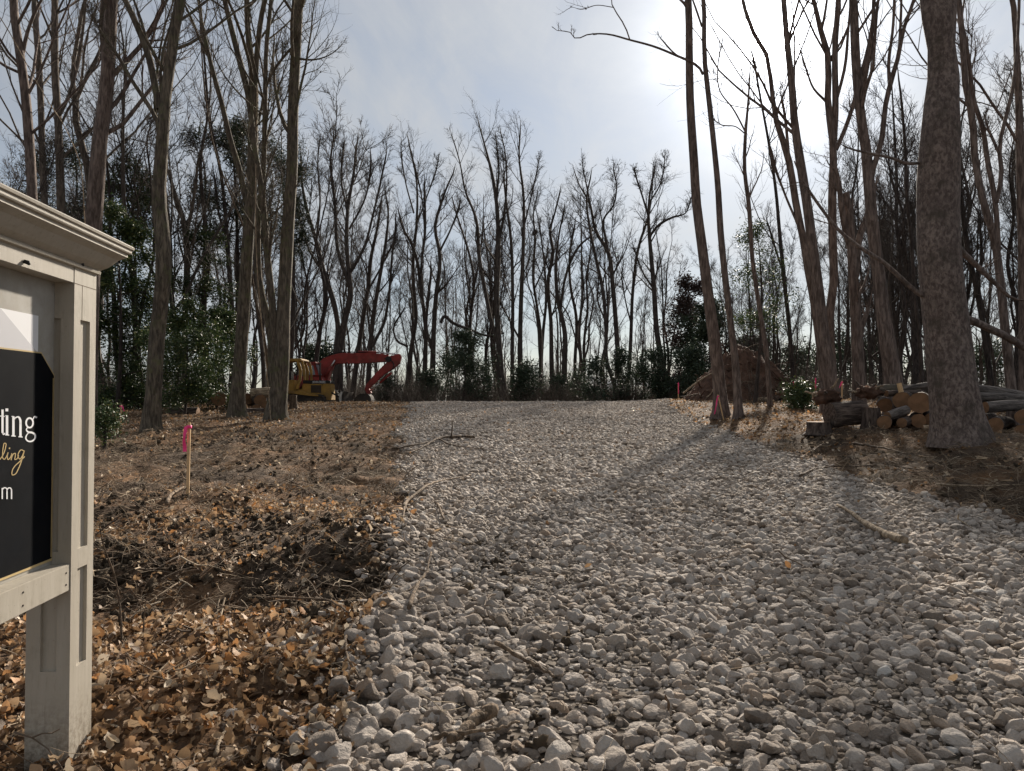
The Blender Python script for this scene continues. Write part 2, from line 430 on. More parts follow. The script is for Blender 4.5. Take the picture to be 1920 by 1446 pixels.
def mat_paint():
    m, t, b = mat_new('cream_paint')
    tx = t.add('ShaderNodeTexCoord'); O = tx.outputs['Object']
    mp = t.add('ShaderNodeMapping'); mp.inputs['Scale'].default_value = (1, 1, 0.12); t.l.new(O, mp.inputs[0])
    c = t.mix(t.ramp(t.noise(mp.outputs[0], 26, 6, 0.6), [(0.35, 0.0), (0.7, 1.0)]), (0.40, 0.36, 0.295, 1), (0.45, 0.41, 0.345, 1))
    c = t.mix(t.ramp(t.noise(mp.outputs[0], 60, 5, 0.7), [(0.56, 0.0), (0.72, 0.55)]), c, (0.24, 0.215, 0.17, 1))       # weather streaks
    c = t.mix(t.ramp(t.noise(O, 4.5, 7, 0.72), [(0.55, 0.0), (0.72, 0.6)]), c, (0.28, 0.255, 0.20, 1))
    c = t.mix(t.ramp(t.noise(O, 120, 2, 0.5), [(0.70, 0.0), (0.76, 0.7)]), c, (0.16, 0.14, 0.11, 1))                    # specks
    z = t.add('ShaderNodeSeparateXYZ', i_0=O).outputs[2]
    sp = t.math('MULTIPLY', t.math('SUBTRACT', 1.0, t.math('MULTIPLY', z, 3.2), clamp=True), t.ramp(t.noise(O, 38, 6, 0.75), [(0.42, 0.0), (0.62, 1.0)]))
    c = t.mix(sp, c, (0.13, 0.10, 0.072, 1))                                                                             # mud splashed up the foot
    t.l.new(c, b.inputs['Base Color']); b.inputs['Roughness'].default_value = 0.55
    bump(t, b, t.noise(mp.outputs[0], 45, 4), 0.12, 0.01)
    return m
PAINT = mat_paint()
BOARD = mat_flat('weathered_board', (0.34, 0.32, 0.28), 0.7, var=0.12, sc=5, dirt=(0.46, 0.45, 0.43))
BLACKP = mat_flat('black_print', (0.005, 0.006, 0.008), 0.7, var=0.3, sc=6, dirt=(0.009, 0.009, 0.010), spec=0.04)
WHITEP = mat_flat('white_print', (0.78, 0.78, 0.80), 0.5, var=0.03)
GREYP = mat_flat('grey_print', (0.55, 0.55, 0.58), 0.5, var=0.03)
GOLDP = mat_flat('gold_print', (0.52, 0.39, 0.19), 0.5, var=0.1)
RED = mat_flat('red_machine_paint', (0.27, 0.042, 0.036), 0.7, var=0.35, sc=2.2, dirt=(0.10, 0.05, 0.04))
YELLOW = mat_flat('yellow_machine_paint', (0.36, 0.21, 0.05), 0.7, var=0.25, sc=2.2, dirt=(0.16, 0.10, 0.05))
STEEL = mat_flat('dirty_steel', (0.05, 0.042, 0.036), 0.85, 0.0, var=0.4, sc=3, dirt=(0.10, 0.07, 0.045))
BRIGHT = mat_flat('bright_steel', (0.55, 0.55, 0.55), 0.3, 0.9, var=0.1)
BLACKM = mat_flat('black_machine', (0.02, 0.02, 0.02), 0.5)
GRILLE = mat_flat('grille_brown', (0.10, 0.06, 0.03), 0.7)
GLASS = mat_flat('cab_glass', (0.25, 0.30, 0.33), 0.1, var=0.05, spec=0.6)

# ------------------------------------------------------------------ ground
def axis(pos, neg, lo, step, grow):
    out = [lo]; s = step
    while out[-1] < pos: out.append(out[-1] + s); s = step + grow * (out[-1] - lo)
    return out
xs = np.arange(-13, 13.01, 0.10)
ext = []; v, s = 13.0, 0.14
while v < 700: v += s; ext.append(v); s *= 1.10
xs = np.concatenate([-np.array(ext[::-1]), xs, np.array(ext)])
ysl = [1.6]
while ysl[-1] < 46: ysl.append(ysl[-1] + 0.035 + 0.0055 * ysl[-1])
s = 0.4
while ysl[-1] < 1400: ysl.append(ysl[-1] + s); s *= 1.12
back = []; v, s = 1.6, 0.12
while v > -120: v -= s; back.append(v); s *= 1.35
ysg = np.array(back[::-1] + ysl)
XX, YY = np.meshgrid(xs, ysg)
ZZ = G(XX, YY)
nx, ny = len(xs), len(ysg)
ii = np.arange(nx * ny).reshape(ny, nx)
Q = np.stack([ii[:-1, :-1], ii[:-1, 1:], ii[1:, 1:], ii[1:, :-1]], -1).reshape(-1, 4)
ground = mesh_obj('ground', mesh_np('ground', np.stack([XX, YY, ZZ], -1).reshape(-1, 3), [Q]), SOIL)
tag(ground, 'dark brown soil strewn with leaves and roots on both sides of the drive', kind='structure')

rows = np.array([y for y in ysg if -6 <= y <= 41.2])
U = np.concatenate([[0, 0.006], np.linspace(0.02, 0.98, 44), [0.994, 1]])
L, Rr = XL(rows)[:, None] - 0.1, XR(rows)[:, None] + 0.1
RX = L + (Rr - L) * U[None, :]
RY = np.repeat(rows[:, None], len(U), 1)
lift = np.interp(U, [0, 0.006, 0.02, 0.98, 0.994, 1], [-0.06, 0.0, 0.03, 0.03, 0.0, -0.06])[None, :]
lift = lift - 0.09 * sstep(40.2, 41.2, rows)[:, None]
RZ = G(RX, RY) + lift
ii = np.arange(RX.size).reshape(RX.shape)
Q = np.stack([ii[:-1, :-1], ii[:-1, 1:], ii[1:, 1:], ii[1:, :-1]], -1).reshape(-1, 4)
driveway = mesh_obj('driveway', mesh_np('driveway', np.stack([RX, RY, RZ], -1).reshape(-1, 3), [Q]), ROAD)
tag(driveway, 'wide driveway of pale crushed stone rising to a crest among the trees', kind='structure')

# ------------------------------------------------------------------ scattered pieces
def ico(sub):
    b = bmesh.new(); bmesh.ops.create_icosphere(b, subdivisions=sub, radius=1.0)
    b.verts.index_update()
    V = np.array([v.co for v in b.verts]); Fc = np.array([[v.index for v in f.verts] for f in b.faces]); b.free()
    return V, Fc
ICO2, ICO2F = ico(3)
ICO1, ICO1F = ico(2)
def rock(rng, V, nplanes=11, sharp=14.0, rough=0.05):
    n = rng.normal(size=(nplanes, 3)); n /= np.linalg.norm(n, axis=1, keepdims=True)
    h = rng.uniform(0.62, 1.0, nplanes)
    dt = np.maximum(V @ n.T, 0.02)
    rr = h[None] / dt
    r = 1.0 / (np.sum(rr ** -sharp, axis=1) ** (1 / sharp))
    r = np.minimum(r, 1.35)
    r = r * (1 + rough * (fbm(V[:, 0] * 2 + 9, V[:, 1] * 2 + V[:, 2] * 3.1, 1.5, int(rng.integers(999)))))
    return V * r[:, None] * np.array([1, rng.uniform(0.7, 1.0), rng.uniform(0.55, 0.85)])
def sharp(me, a=32):
    me.set_sharp_from_angle(angle=R_(a)); return me
def proto_set(name, meshes, mat):
    c = bpy.data.collections.new(name)
    obs = []
    for me in meshes:
        me.materials.append(mat)
        o = bpy.data.objects.new(name, me); c.objects.link(o); obs.append(o)
    return c, sorted(obs, key=lambda o: o.name)
def scatter(name, protos, P, rot, scl, idx, label=None, singles=0, single_name=None, parent=None, max_px=None):
    """one 'stuff' object that instances protos on points; the pieces that show largest become objects of their own"""
    c, obs = protos
    P = np.asarray(P, float)
    scl = np.repeat(np.asarray(scl, float)[:, None], 3, 1) if np.ndim(scl) == 1 else np.asarray(scl, float)
    if singles:
        dep = P[:, 1] * math.cos(PITCH) + (P[:, 2] - EYE) * math.sin(PITCH)
        px = CX + F * P[:, 0] / np.maximum(dep, 0.1)
        py = CY - F * ((P[:, 2] - EYE) * math.cos(PITCH) - P[:, 1] * math.sin(PITCH)) / np.maximum(dep, 0.1)
        vis = (dep > 0.5) & (px > -15) & (px < 1935) & (py < 1465) & (py > 0)
        if name == 'leaves': vis &= (px > 185)
        score = np.where(vis, scl.mean(1) / np.maximum(dep, 0.1), -1)
        if name == 'leaves': score = np.where((P[:, 2] - G(P[:, 0], P[:, 1])) > 0.012, score, score * 0.3)
        pick = np.argsort(-score)[:singles]
        for k in pick:
            o = bpy.data.objects.new(single_name, obs[int(idx[k])].data)
            COL.objects.link(o); o.parent = parent
            o.location = P[k]; o.rotation_euler = rot[k]; o.scale = scl[k]
        keep = np.ones(len(P), bool); keep[pick] = False
        P, rot, scl, idx = P[keep], rot[keep], scl[keep], idx[keep]
    me = bpy.data.meshes.new(name); me.vertices.add(len(P)); me.vertices.foreach_set('co', P.astype(np.float32).ravel())
    a = me.attributes.new('rot', 'FLOAT_VECTOR', 'POINT'); a.data.foreach_set('vector', rot.astype(np.float32).ravel())
    a = me.attributes.new('scl', 'FLOAT_VECTOR', 'POINT'); a.data.foreach_set('vector', scl.astype(np.float32).ravel())
    a = me.attributes.new('idx', 'INT', 'POINT'); a.data.foreach_set('value', np.asarray(idx, np.int32))
    o = bpy.data.objects.new(name, me); COL.objects.link(o)
    ng = bpy.data.node_groups.new(name + '_scatter', 'GeometryNodeTree')
    ng.interface.new_socket('Geometry', in_out='INPUT', socket_type='NodeSocketGeometry')
    ng.interface.new_socket('Geometry', in_out='OUTPUT', socket_type='NodeSocketGeometry')
    t = NT(ng)
    gi = t.add('NodeGroupInput'); go = t.add('NodeGroupOutput')
    ip = t.add('GeometryNodeInstanceOnPoints'); ci = t.add('GeometryNodeCollectionInfo')
    ci.inputs['Collection'].default_value = c
    ci.inputs['Separate Children'].default_value = True; ci.inputs['Reset Children'].default_value = True
    def attr(nm, ty):
        nd = t.add('GeometryNodeInputNamedAttribute'); nd.data_type = ty; nd.inputs['Name'].default_value = nm
        return nd.outputs['Attribute']
    er = t.add('FunctionNodeEulerToRotation'); t.l.new(attr('rot', 'FLOAT_VECTOR'), er.inputs[0])
    t.l.new(gi.outputs[0], ip.inputs['Points']); t.l.new(ci.outputs[0], ip.inputs['Instance'])
    ip.inputs['Pick Instance'].default_value = True
    t.l.new(attr('idx', 'INT'), ip.inputs['Instance Index']); t.l.new(er.outputs[0], ip.inputs['Rotation'])
    t.l.new(attr('scl', 'FLOAT_VECTOR'), ip.inputs['Scale']); t.l.new(ip.outputs[0], go.inputs[0])
    md = o.modifiers.new('scatter', 'NODES'); md.node_group = ng
    tag(o, label, kind='stuff')
    return o
def jgrid(x0, x1, y0, y1, sp, rng, jit=0.45):
    gx = np.arange(x0, x1, sp); gy = np.arange(y0, y1, sp)
    A, B = np.meshgrid(gx, gy); A = A + (np.arange(len(gy)) % 2)[:, None] * sp / 2
    A = A + rng.uniform(-jit, jit, A.shape) * sp; B = B + rng.uniform(-jit, jit, B.shape) * sp
    return A.ravel(), B.ravel()
def infrustum(x, y, m=0.6): return (np.abs(x) < 0.72 * y + m + 0.7 + 0.04 * y) & (y > 1.6)

rng = np.random.default_rng(3)
stone_protos = proto_set('stone_shape', [sharp(mesh_np('stone', rock(rng, ICO2, 12, 26.0, 0.10), [ICO2F])) for k in range(18)], STONE)
PX_, PY_, PZ_, PS_ = [], [], [], []
for layer, (sp, smin, smax, dz, y0, y1) in enumerate([(0.056, 0.026, 0.042, 0.012, 1.7, 12), (0.088, 0.032, 0.058, 0.030, 1.7, 12), (0.072, 0.034, 0.052, 0.016, 12, 24), (0.13, 0.040, 0.066, 0.032, 12, 41), (0.10, 0.044, 0.066, 0.018, 24, 41), (0.045, 0.008, 0.02, 0.028, 1.7, 8.5)]):
    x, y = jgrid(-7, 10, y0, y1, sp, rng)
    ed = np.minimum(x - XL(y), XR(y) - x)
    pr = np.clip((ed + 0.16) / 0.30 + 0.45 * fbm(x, y, 2.2, 77), 0, 1)
    if layer == 1: pr = pr * np.clip(0.72 + 0.7 * fbm(x, y, 0.8, 99), 0, 1)
    # muddier strip close to the left edge
    mud = np.exp(-((x - XL(y) - 0.95) / 0.5) ** 2) * (1 - sstep(7.5, 10, y)) * sstep(-0.1, 0.5, fbm(x, y, 0.8, 123) + 0.35)
    pr = pr * (1 - 0.72 * mud) if layer != 5 else pr
    ok = (rng.random(len(x)) < pr) & infrustum(x, y) & (ed > -0.3)
    x, y = x[ok], y[ok]
    s = smin + (smax - smin) * rng.random(len(x)) ** 1.7
    s = s * np.where(np.exp(-((x - XL(y) - 0.1) / 0.45) ** 2) * (y < 6) > rng.random(len(x)) * 1.8, 1.3, 1.0)
    PX_.append(x); PY_.append(y); PS_.append(s); PZ_.append(G(x, y) + dz + s * 0.25 + rng.uniform(-0.012, 0.012, len(x)))
# strays that rolled off the edge
x = rng.uniform(-2.0, 0.0, 300); y = rng.uniform(2.6, 9, 300); ok = (x < XL(y)) & (x > XL(y) - 0.7 * rng.random(300) - 0.1)
x, y = x[ok], y[ok]; s = rng.uniform(0.02, 0.05, len(x))
PX_.append(x); PY_.append(y); PS_.append(s); PZ_.append(G(x, y) + s * 0.35)
x, y, z, s = map(np.concatenate, (PX_, PY_, PZ_, PS_))
n = len(x)
rot = rng.uniform(-math.pi, math.pi, (n, 3)); rot[:, :2] *= 0.22
scl = s[:, None] * rng.uniform(0.85, 1.2, (n, 3))
scatter('gravel', stone_protos, np.stack([x, y, z], 1), rot, scl, rng.integers(0, 18, n), 'pale grey crushed stone covering the drive up to the crest', 300, 'stone', driveway)
print('stones', n)

def leaf_mesh(rng):
    # oak / beech like leaf, curled: half-widths along the length
    n = 7; t = np.linspace(0, 1, n)
    lob = 1 + 0.28 * np.sin(t * 5 * math.pi * rng.uniform(0.8, 1.2)) * rng.choice([0, 1])
    wd = np.sin(math.pi * np.clip(t * 0.97 + 0.02, 0, 1)) ** 0.8 * 0.30 * lob
    curl = rng.uniform(-2.6, 3.4) * rng.choice([0.3, 1.0]); fold = rng.uniform(-0.3, 1.2) * rng.choice([0.4, 1.0]); tw = rng.uniform(-0.8, 0.8)
    V = []
    for k in range(n):
        a = curl * (t[k] - 0.4)
        cx = math.sin(a) / max(abs(curl), 0.3) if abs(curl) > 0.3 else t[k] - 0.4
        cz = (1 - math.cos(a)) / (curl if abs(curl) > 0.3 else 1e9)
        for sgn, ff in ((-1, 1), (0, 0), (1, 1)):
            yy = sgn * wd[k] * math.cos(fold * 0.9); zz_ = abs(sgn) * wd[k] * math.sin(fold)
            q = tw * (t[k] - 0.5)
            V.append((cx, yy * math.cos(q) - zz_ * math.sin(q), cz + yy * math.sin(q) + zz_ * math.cos(q) + 0.03 * rng.normal()))
    ii = np.arange(n * 3).reshape(n, 3)
    Q = np.concatenate([np.stack([ii[:-1, k], ii[1:, k], ii[1:, k + 1], ii[:-1, k + 1]], -1) for k in (0, 1)])
    return mesh_np('leaf', np.array(V), [Q])
leaf_protos = proto_set('leaf_shape', [leaf_mesh(rng) for _ in range(12)], LEAF)

def sample(n, x0, x1, y0, y1, dens, rng):
    x = rng.uniform(x0, x1, n); y = rng.uniform(y0, y1, n)
    ok = (rng.random(n) < dens(x, y)) & infrustum(x, y, 1.0)
    return x[ok], y[ok]
off = lambda x, y: 1 - onroad(x, y, 0.15)
def d_near(x, y): return off(x, y) * (1 - sstep(4.5, 5.4, y + 0.9 * fbm(x, y, 1.3, 71))) * np.clip(0.85 + 0.5 * fbm(x, y, 1.1, 7), 0.2, 1)
def d_mid(x, y):
    band = sstep(5.7, 6.2, y) * (1 - sstep(8.6, 10.0, y)) * 0.95 + 0.17 * sstep(9.0, 10.5, y) + 0.42 * (y < 6)
    bare = np.exp(-((x + 1.45) / 0.55) ** 2 - ((y - 6.5) / 0.7) ** 2) + np.exp(-((x + 3.3) / 0.7) ** 2 - ((y - 6.0) / 0.5) ** 2)
    return off(x, y) * np.clip(band * (0.62 + 1.5 * fbm(x, y, 0.9, 17)) * (1 - 0.65 * np.clip(bare, 0, 1)), 0.02, 1)
def d_far(x, y): return off(x, y) * np.clip(0.75 + 0.8 * fbm(x, y, 0.35, 27), 0.08, 1)
parts_ = [sample(19000, -5, 0.4, 1.7, 5.3, d_near, rng), sample(26000, -9, 0, 4.8, 10.5, d_mid, rng), sample(17000, -15, -1, 10, 20, d_mid, rng),
          sample(24000, -24, -3, 19, 44, d_far, rng), sample(26000, 5.8, 27, 15.5, 44, d_far, rng), sample(7000, 5.6, 14, 5, 16, lambda x, y: off(x, y) * np.clip(0.35 + 0.6 * fbm(x, y, 0.8, 66), 0.05, 1), rng),
          sample(300, -5, 9, 3, 40, lambda x, y: onroad(x, y) * 0.8, rng)]
x = np.concatenate([p[0] for p in parts_]); y = np.concatenate([p[1] for p in parts_]); n = len(x)
s = (0.024 + 0.070 * rng.random(n) ** 1.5) * np.where(y > 18, 1.5, 1.0)
rot = np.stack([rng.normal(0, 0.75, n), rng.normal(0, 0.65, n), rng.uniform(-3.14, 3.14, n)], 1)
z = G(x, y) + 0.004 + np.abs(rng.normal(0, 0.022, n)) + onroad(x, y) * 0.07
scatter('leaves', leaf_protos, np.stack([x, y, z], 1), rot, s, rng.integers(0, 12, n), 'brown and orange fallen leaves lying on the soil', 300, 'leaf', ground)
print('leaves', n)

def wig(rng, K, L, w=0.25):
    d = np.array([1.0, 0, 0]); P = [np.zeros(3)]
    for k in range(K - 1):
        d = d + rng.normal(0, w, 3) * np.array([0.6, 1, 0.7]); d /= np.linalg.norm(d)
        P.append(P[-1] + d * L / (K - 1))
    P = np.array(P); P -= P.mean(0); return P
def twig_mesh(rng):
    g = Geo(); P = wig(rng, 7, 1.0, 0.28); g.tubes(P, np.linspace(0.015, 0.005, 7) * rng.uniform(0.35, 1.2), 4)
    for _ in range(rng.integers(0, 3)):
        k = rng.integers(1, 5); q = wig(rng, 4, 0.35, 0.3); q = q - q[0]
        a = rng.uniform(-1.2, 1.2); c, s_ = math.cos(a), math.sin(a)
        q = q @ np.array([[c, s_, 0], [-s_, c, 0], [0, 0, 1]]) + P[k]
        g.tubes(q, np.linspace(0.009, 0.004, 4), 3)
    return g.mesh('twig')
twig_protos = proto_set('twig_shape', [twig_mesh(rng) for _ in range(12)], TWIGM)
def d_tw(x, y): return off(x, y) * np.clip(0.65 + 0.9 * fbm(x, y, 0.7, 37), 0.1, 1) * np.where((y < 5.2) & (x < 0), 0.3, 1)
parts_ = [sample(15000, -10, 0.3, 1.8, 11, d_tw, rng), sample(1500, -6, 0, 4.8, 6.6, d_tw, rng), sample(30000, -15, -1, 10, 22, d_tw, rng), sample(34000, 5.5, 15, 4, 17, d_tw, rng),
          sample(7000, -24, -3, 20, 42, d_tw, rng), sample(9000, 6, 26, 17, 42, d_tw, rng), sample(500, -1.5, 6, 2.5, 14, lambda x, y: onroad(x, y) * 0.3, rng)]
x = np.concatenate([p[0] for p in parts_]); y = np.concatenate([p[1] for p in parts_]); n = len(x)
s = 0.10 + 0.45 * rng.random(n) ** 2.6
rot = np.stack([rng.normal(0, 0.5, n), rng.normal(0, 0.28, n), rng.uniform(-3.14, 3.14, n)], 1)
z = G(x, y) + 0.01 + np.abs(rng.normal(0, 0.025, n)) + onroad(x, y) * 0.06
scatter('twigs', twig_protos, np.stack([x, y, z], 1), rot, s, rng.integers(0, 12, n), 'roots, straw and broken twigs littering the bare soil')

clod_protos = proto_set('clod_shape', [mesh_np('clod', rock(rng, ICO2, 16, 9, 0.9), [ICO2F]) for _ in range(8)], CLOD)
def d_cl(x, y): return off(x, y) * np.clip(0.35 + 1.1 * fbm(x, y, 0.6, 57), 0.03, 1)
parts_ = [sample(16000, -6.5, 0, 4.7, 8.5, lambda x, y: off(x, y) * np.clip(0.45 + 0.7 * fbm(x, y, 0.9, 3), 0.06, 1) * np.where(y < 6.2, 1.0, 0.35), rng), sample(12000, -14, -1, 8.5, 22, d_cl, rng), sample(6000, 5.6, 14, 5, 17, d_cl, rng),
          sample(800, -1.4, 1.2, 2.6, 8, lambda x, y: onroad(x, y) * np.exp(-((x - XL(y) - 0.9) / 0.45) ** 2), rng)]
x = np.concatenate([p[0] for p in parts_]); y = np.concatenate([p[1] for p in parts_]); n = len(x)
s = 0.010 + 0.05 * rng.random(n) ** 4.0
scatter('dirt_clods', clod_protos, np.stack([x, y, G(x, y) + s * 0.3 + 0.012 * (onroad(x, y) > 0.5)], 1), rng.uniform(-3, 3, (n, 3)), s, rng.integers(0, 8, n), 'crumbs of dark soil on the berm and the bare ground')

def chip_mesh(rng):
    g = Geo(); g.box(-0.5, 0.5, -0.16, 0.16, -0.05, 0.05)
    me = g.mesh('chip', False)
    for v in me.vertices: v.co += Vector(rng.normal(0, 0.06, 3))
    return me
chip_protos = proto_set('chip_shape', [chip_mesh(rng) for _ in range(6)], CHIP)
parts_ = [sample(9000, -17, -2, 12, 43, lambda x, y: off(x, y) * np.clip(0.3 + 1.0 * fbm(x, y, 0.5, 87), 0, 1), rng), sample(3500, 6, 20, 10, 32, lambda x, y: off(x, y) * 0.4, rng)]
x = np.concatenate([p[0] for p in parts_]); y = np.concatenate([p[1] for p in parts_]); n = len(x)
s = rng.uniform(0.04, 0.16, n)
scatter('wood_chips', chip_protos, np.stack([x, y, G(x, y) + 0.02], 1), np.stack([rng.normal(0, .4, n), rng.normal(0, .4, n), rng.uniform(-3, 3, n)], 1), s, rng.integers(0, 6, n), 'splinters and chips of wood left from clearing the trees')

#@@PART2@@
# ------------------------------------------------------------------ trees
def spawn(P, R, per, trange, ang, length, K, rr, up=0.12, wob=0.16, rng=RNG, lenby=None, taper=0.35, minr=0.0):
    """side branches off parent lines P (N,K0,3): returns (M,K,3), (M,K)"""
    N, K0, _ = P.shape
    if N == 0: return np.zeros((0, K, 3)), np.zeros((0, K))
    cnt = per if np.ndim(per) else np.full(N, per)
    cnt = np.floor(np.asarray(cnt, float) + rng.random(N)).astype(int)
    pid = np.repeat(np.arange(N), cnt); M = len(pid)
    if M == 0: return np.zeros((0, K, 3)), np.zeros((0, K))
    t = rng.uniform(trange[0], trange[1], M) * (K0 - 1)
    k = np.minimum(t.astype(int), K0 - 2); f = (t - k)[:, None]
    base = P[pid, k] * (1 - f) + P[pid, k + 1] * f
    r0 = R[pid, k] * (1 - f[:, 0]) + R[pid, k + 1] * f[:, 0]
    T = P[pid, k + 1] - P[pid, k]; T /= np.linalg.norm(T, axis=1, keepdims=True) + 1e-9
    q = rng.normal(size=(M, 3)); q -= T * (q * T).sum(1, keepdims=True); q /= np.linalg.norm(q, axis=1, keepdims=True) + 1e-9
    a = rng.uniform(ang[0], ang[1], M)[:, None]
    D = T * np.cos(a) + q * np.sin(a)
    plen = np.linalg.norm(np.diff(P, axis=1), axis=2).sum(1)
    Ln = rng.uniform(length[0], length[1], M) * (plen[pid] if lenby is None else lenby)
    Ln = Ln * (1.15 - 0.55 * t / (K0 - 1))
    r = np.maximum(r0 * rr * rng.uniform(0.75, 1.1, M), minr)
    pts = [base]; step = (Ln / (K - 1))[:, None]
    for _ in range(K - 1):
        D = D + rng.normal(0, wob, (M, 3)); D[:, 2] += up; D /= np.linalg.norm(D, axis=1, keepdims=True)
        pts.append(pts[-1] + D * step)
    Pn = np.stack(pts, 1)
    return Pn, r[:, None] * np.linspace(1, taper, K)[None]
def stack_stems(stems, K):
    P = np.stack([resample(s, K) for s in stems]); return P[:, :, :3], P[:, :, 3]

def build_tree(name, label, cat, base, stems, mat, group=None, sides=8, lim=(7, 5, 4), limlen=(0.22, 0.42), limang=(0.45, 1.0), lrange=(0.4, 0.98), up=0.16, seed=0, flare=0.0, crown_mat=None, twiglen=(0.3, 0.6), lobes=0.03, K=26, minr=0.006, limbs=()):
    """stems: list of (n,4) arrays x,y,z,r in world space, foot first"""
    rng = np.random.default_rng(seed)
    t = thing(name, label, cat, tuple(base), 0, group)
    P, R = stack_stems(stems, K)
    P0_, R0_ = P[0], R[0]
    if flare:
        # the foot is sampled finely so that the root flare and its buttresses are modelled
        q0 = resample(stems[0], 40, 1.9); P0_, R0_ = q0[:, :3], q0[:, 3]
        hg = np.maximum(P0_[:, 2] - base[2], 0); rb = R0_[0]
        R0_ = R0_ * (1 + flare * np.exp(-hg / (0.9 * rb + 0.02)))
        lobes = lobes + 0.5 * flare * np.exp(-hg / (1.2 * rb + 0.02)) * 0.55
    g = Geo()
    for k in range(len(P)):
        if k == 0: g.tubes(P0_, R0_, sides, lobes=lobes)
        else: g.tubes(P[k], R[k], max(5, sides - 2), lobes=np.mean(lobes))
    LP = []
    for lb in limbs:
        q = resample(lb, 14); LP.append(q); g.tubes(q[:, :3], q[:, 3], 6)
    P1, R1 = spawn(P, R, lim[0], lrange, limang, limlen, 9, 0.42, up, 0.10, rng, taper=0.25, minr=minr * 2)
    g.tubes(P1, R1, 5)
    mesh_obj('trunk', g.mesh('trunk', origin=base), mat, t)
    c = Geo()
    P2, R2 = spawn(P1, R1, lim[1], (0.2, 1.0), (0.4, 1.0), twiglen, 7, 0.5, up * 0.8, 0.12, rng, taper=0.3, minr=minr)
    if LP:
        A = np.stack(LP); P2b, R2b = spawn(A[:, :, :3], A[:, :, 3], lim[1] * 1.6, (0.3, 1.0), (0.5, 1.2), (0.15, 0.35), 7, 0.5, 0.03, 0.2, rng, taper=0.3, minr=minr)
        P2 = np.concatenate([P2, P2b]); R2 = np.concatenate([R2, R2b])
    Pt, Rt = spawn(P, R * 0 + minr * 2, lim[0] * 0.8, (lrange[0], 1.0), (0.6, 1.3), (0.5, 1.8), 7, 1.0, up, 0.2, rng, lenby=1.0, taper=0.3, minr=minr)
    P2 = np.concatenate([P2, Pt]); R2 = np.concatenate([R2, Rt])
    c.tubes(P2, R2, 4)
    P3, R3 = spawn(P2, R2, lim[2], (0.15, 1.0), (0.4, 1.1), (0.3, 0.7), 5, 0.6, up * 0.6, 0.13, rng, taper=0.4, minr=minr * 0.7)
    c.tubes(P3, R3, 3)
    if len(lim) > 3:
        P4, R4 = spawn(P3, R3, lim[3], (0.2, 1.0), (0.4, 1.0), (0.35, 0.7), 4, 0.7, up * 0.5, 0.2, rng, taper=0.5, minr=minr * 0.6)
        c.tubes(P4, R4, 3)
    mesh_obj('crown', c.mesh('crown', origin=base), crown_mat or mat, t)
    return t
def px_stem(pts, d, lean=0.0, ext=0.0, wmul=1.0, foot=None, rng=RNG, dj=0.0, tip=True):
    """pts: photo trace (x, y, width in photo px) from the foot up, standing d metres away"""
    out = []
    y0 = pts[0][1]
    for k, (x, y, wd) in enumerate(pts):
        dd = d + lean * (y0 - y) / 700.0 + (dj * math.sin(k * 1.7 + d) if k else 0)
        q = at(x, y, dd); out.append((*q, max(0.012, wd * wmul / 2 / F * dd)))
    if foot is not None:
        out.insert(0, (*foot, out[0][3]))
    out = np.array(out)
    if not ext and tip:
        v = out[-1, :3] - out[-2, :3]; v /= np.linalg.norm(v); v[2] += 0.5; v /= np.linalg.norm(v)
        Lt = 10 * out[-1, 3] + 0.15
        out = np.concatenate([out, [(*(out[-1, :3] + v * Lt * 0.5 + rng.normal(0, 0.06 * Lt, 3)), out[-1, 3] * 0.55), (*(out[-1, :3] + v * Lt), 0.012)]])
    if ext:
        v = out[-1, :3] - out[-2, :3]; v /= np.linalg.norm(v)
        v = v * 0.6 + np.array([rng.normal(0, 0.12), rng.normal(0, 0.12), 0.6]); v /= np.linalg.norm(v)
        add = []
        for q in (0.35, 0.7, 1.0):
            add.append((*(out[-1, :3] + v * ext * q + rng.normal(0, 0.02 * ext, 3)), out[-1, 3] * (1 - 0.85 * q)))
        out = np.concatenate([out, np.array(add)])
    return out
def traced(name, label, d, main, others=(), mat=BARK_GREY, ext=7.0, group=None, lean=0.0, cat='tree', limbs=(), seed=None, foot_px=None, tip=True, wmul=1.0, **kw):
    seed = int(abs(main[0][0]) * 7 + d) if seed is None else seed
    rng = np.random.default_rng(seed)
    q = at(main[0][0] if foot_px is None else foot_px, 760, d); base = np.array([q[0], d, gz(q[0], d) - 0.06])
    up = (lambda s: ext if s[-1][1] < 12 else 0.0)
    st = [px_stem(main, d, lean, up(main), foot=base, rng=rng, dj=0.05, tip=tip, wmul=wmul)]
    for k, o in enumerate(others):
        ln = lean + rng.uniform(-1.2, 1.2)
        st.append(px_stem(o, d, ln, up(o) * 0.8, rng=rng, wmul=wmul))
    lb = [px_stem(l, d, rng.uniform(-1, 1), 0, rng=rng) for l in limbs]
    return build_tree(name, label, cat, base, st, mat, group, seed=seed, limbs=lb, **kw)

# ---- left-hand trees
LG = 'tall bare trees standing left of the drive'
near = dict(sides=14, flare=0.4, lim=(12, 8, 6), lobes=0.035, minr=0.007)
traced('bare_tree', 'bare tree with broad flared foot and high Y fork, nearest behind the flagged stake', 21,
       [(284, 795, 34), (288, 745, 29), (291, 690, 28), (294, 640, 28), (301, 575, 27), (307, 505, 28), (305, 445, 26), (298, 365, 25), (302, 300, 23), (307, 233, 22), (310, 187, 20), (320, 117, 19), (333, 33, 17), (341, -2, 16)],
       [[(300, 205, 13), (296, 187, 13), (277, 100, 12), (250, 33, 11), (232, -5, 10)], [(299, 240, 9), (292, 222, 8), (270, 185, 8), (253, 160, 7), (220, 103, 6), (190, 60, 4)], [(303, 185, 6), (301, 150, 5), (307, 90, 5), (322, 40, 4), (330, -2, 3)]],
       BARK_MOSS, group=LG, seed=101, **near)
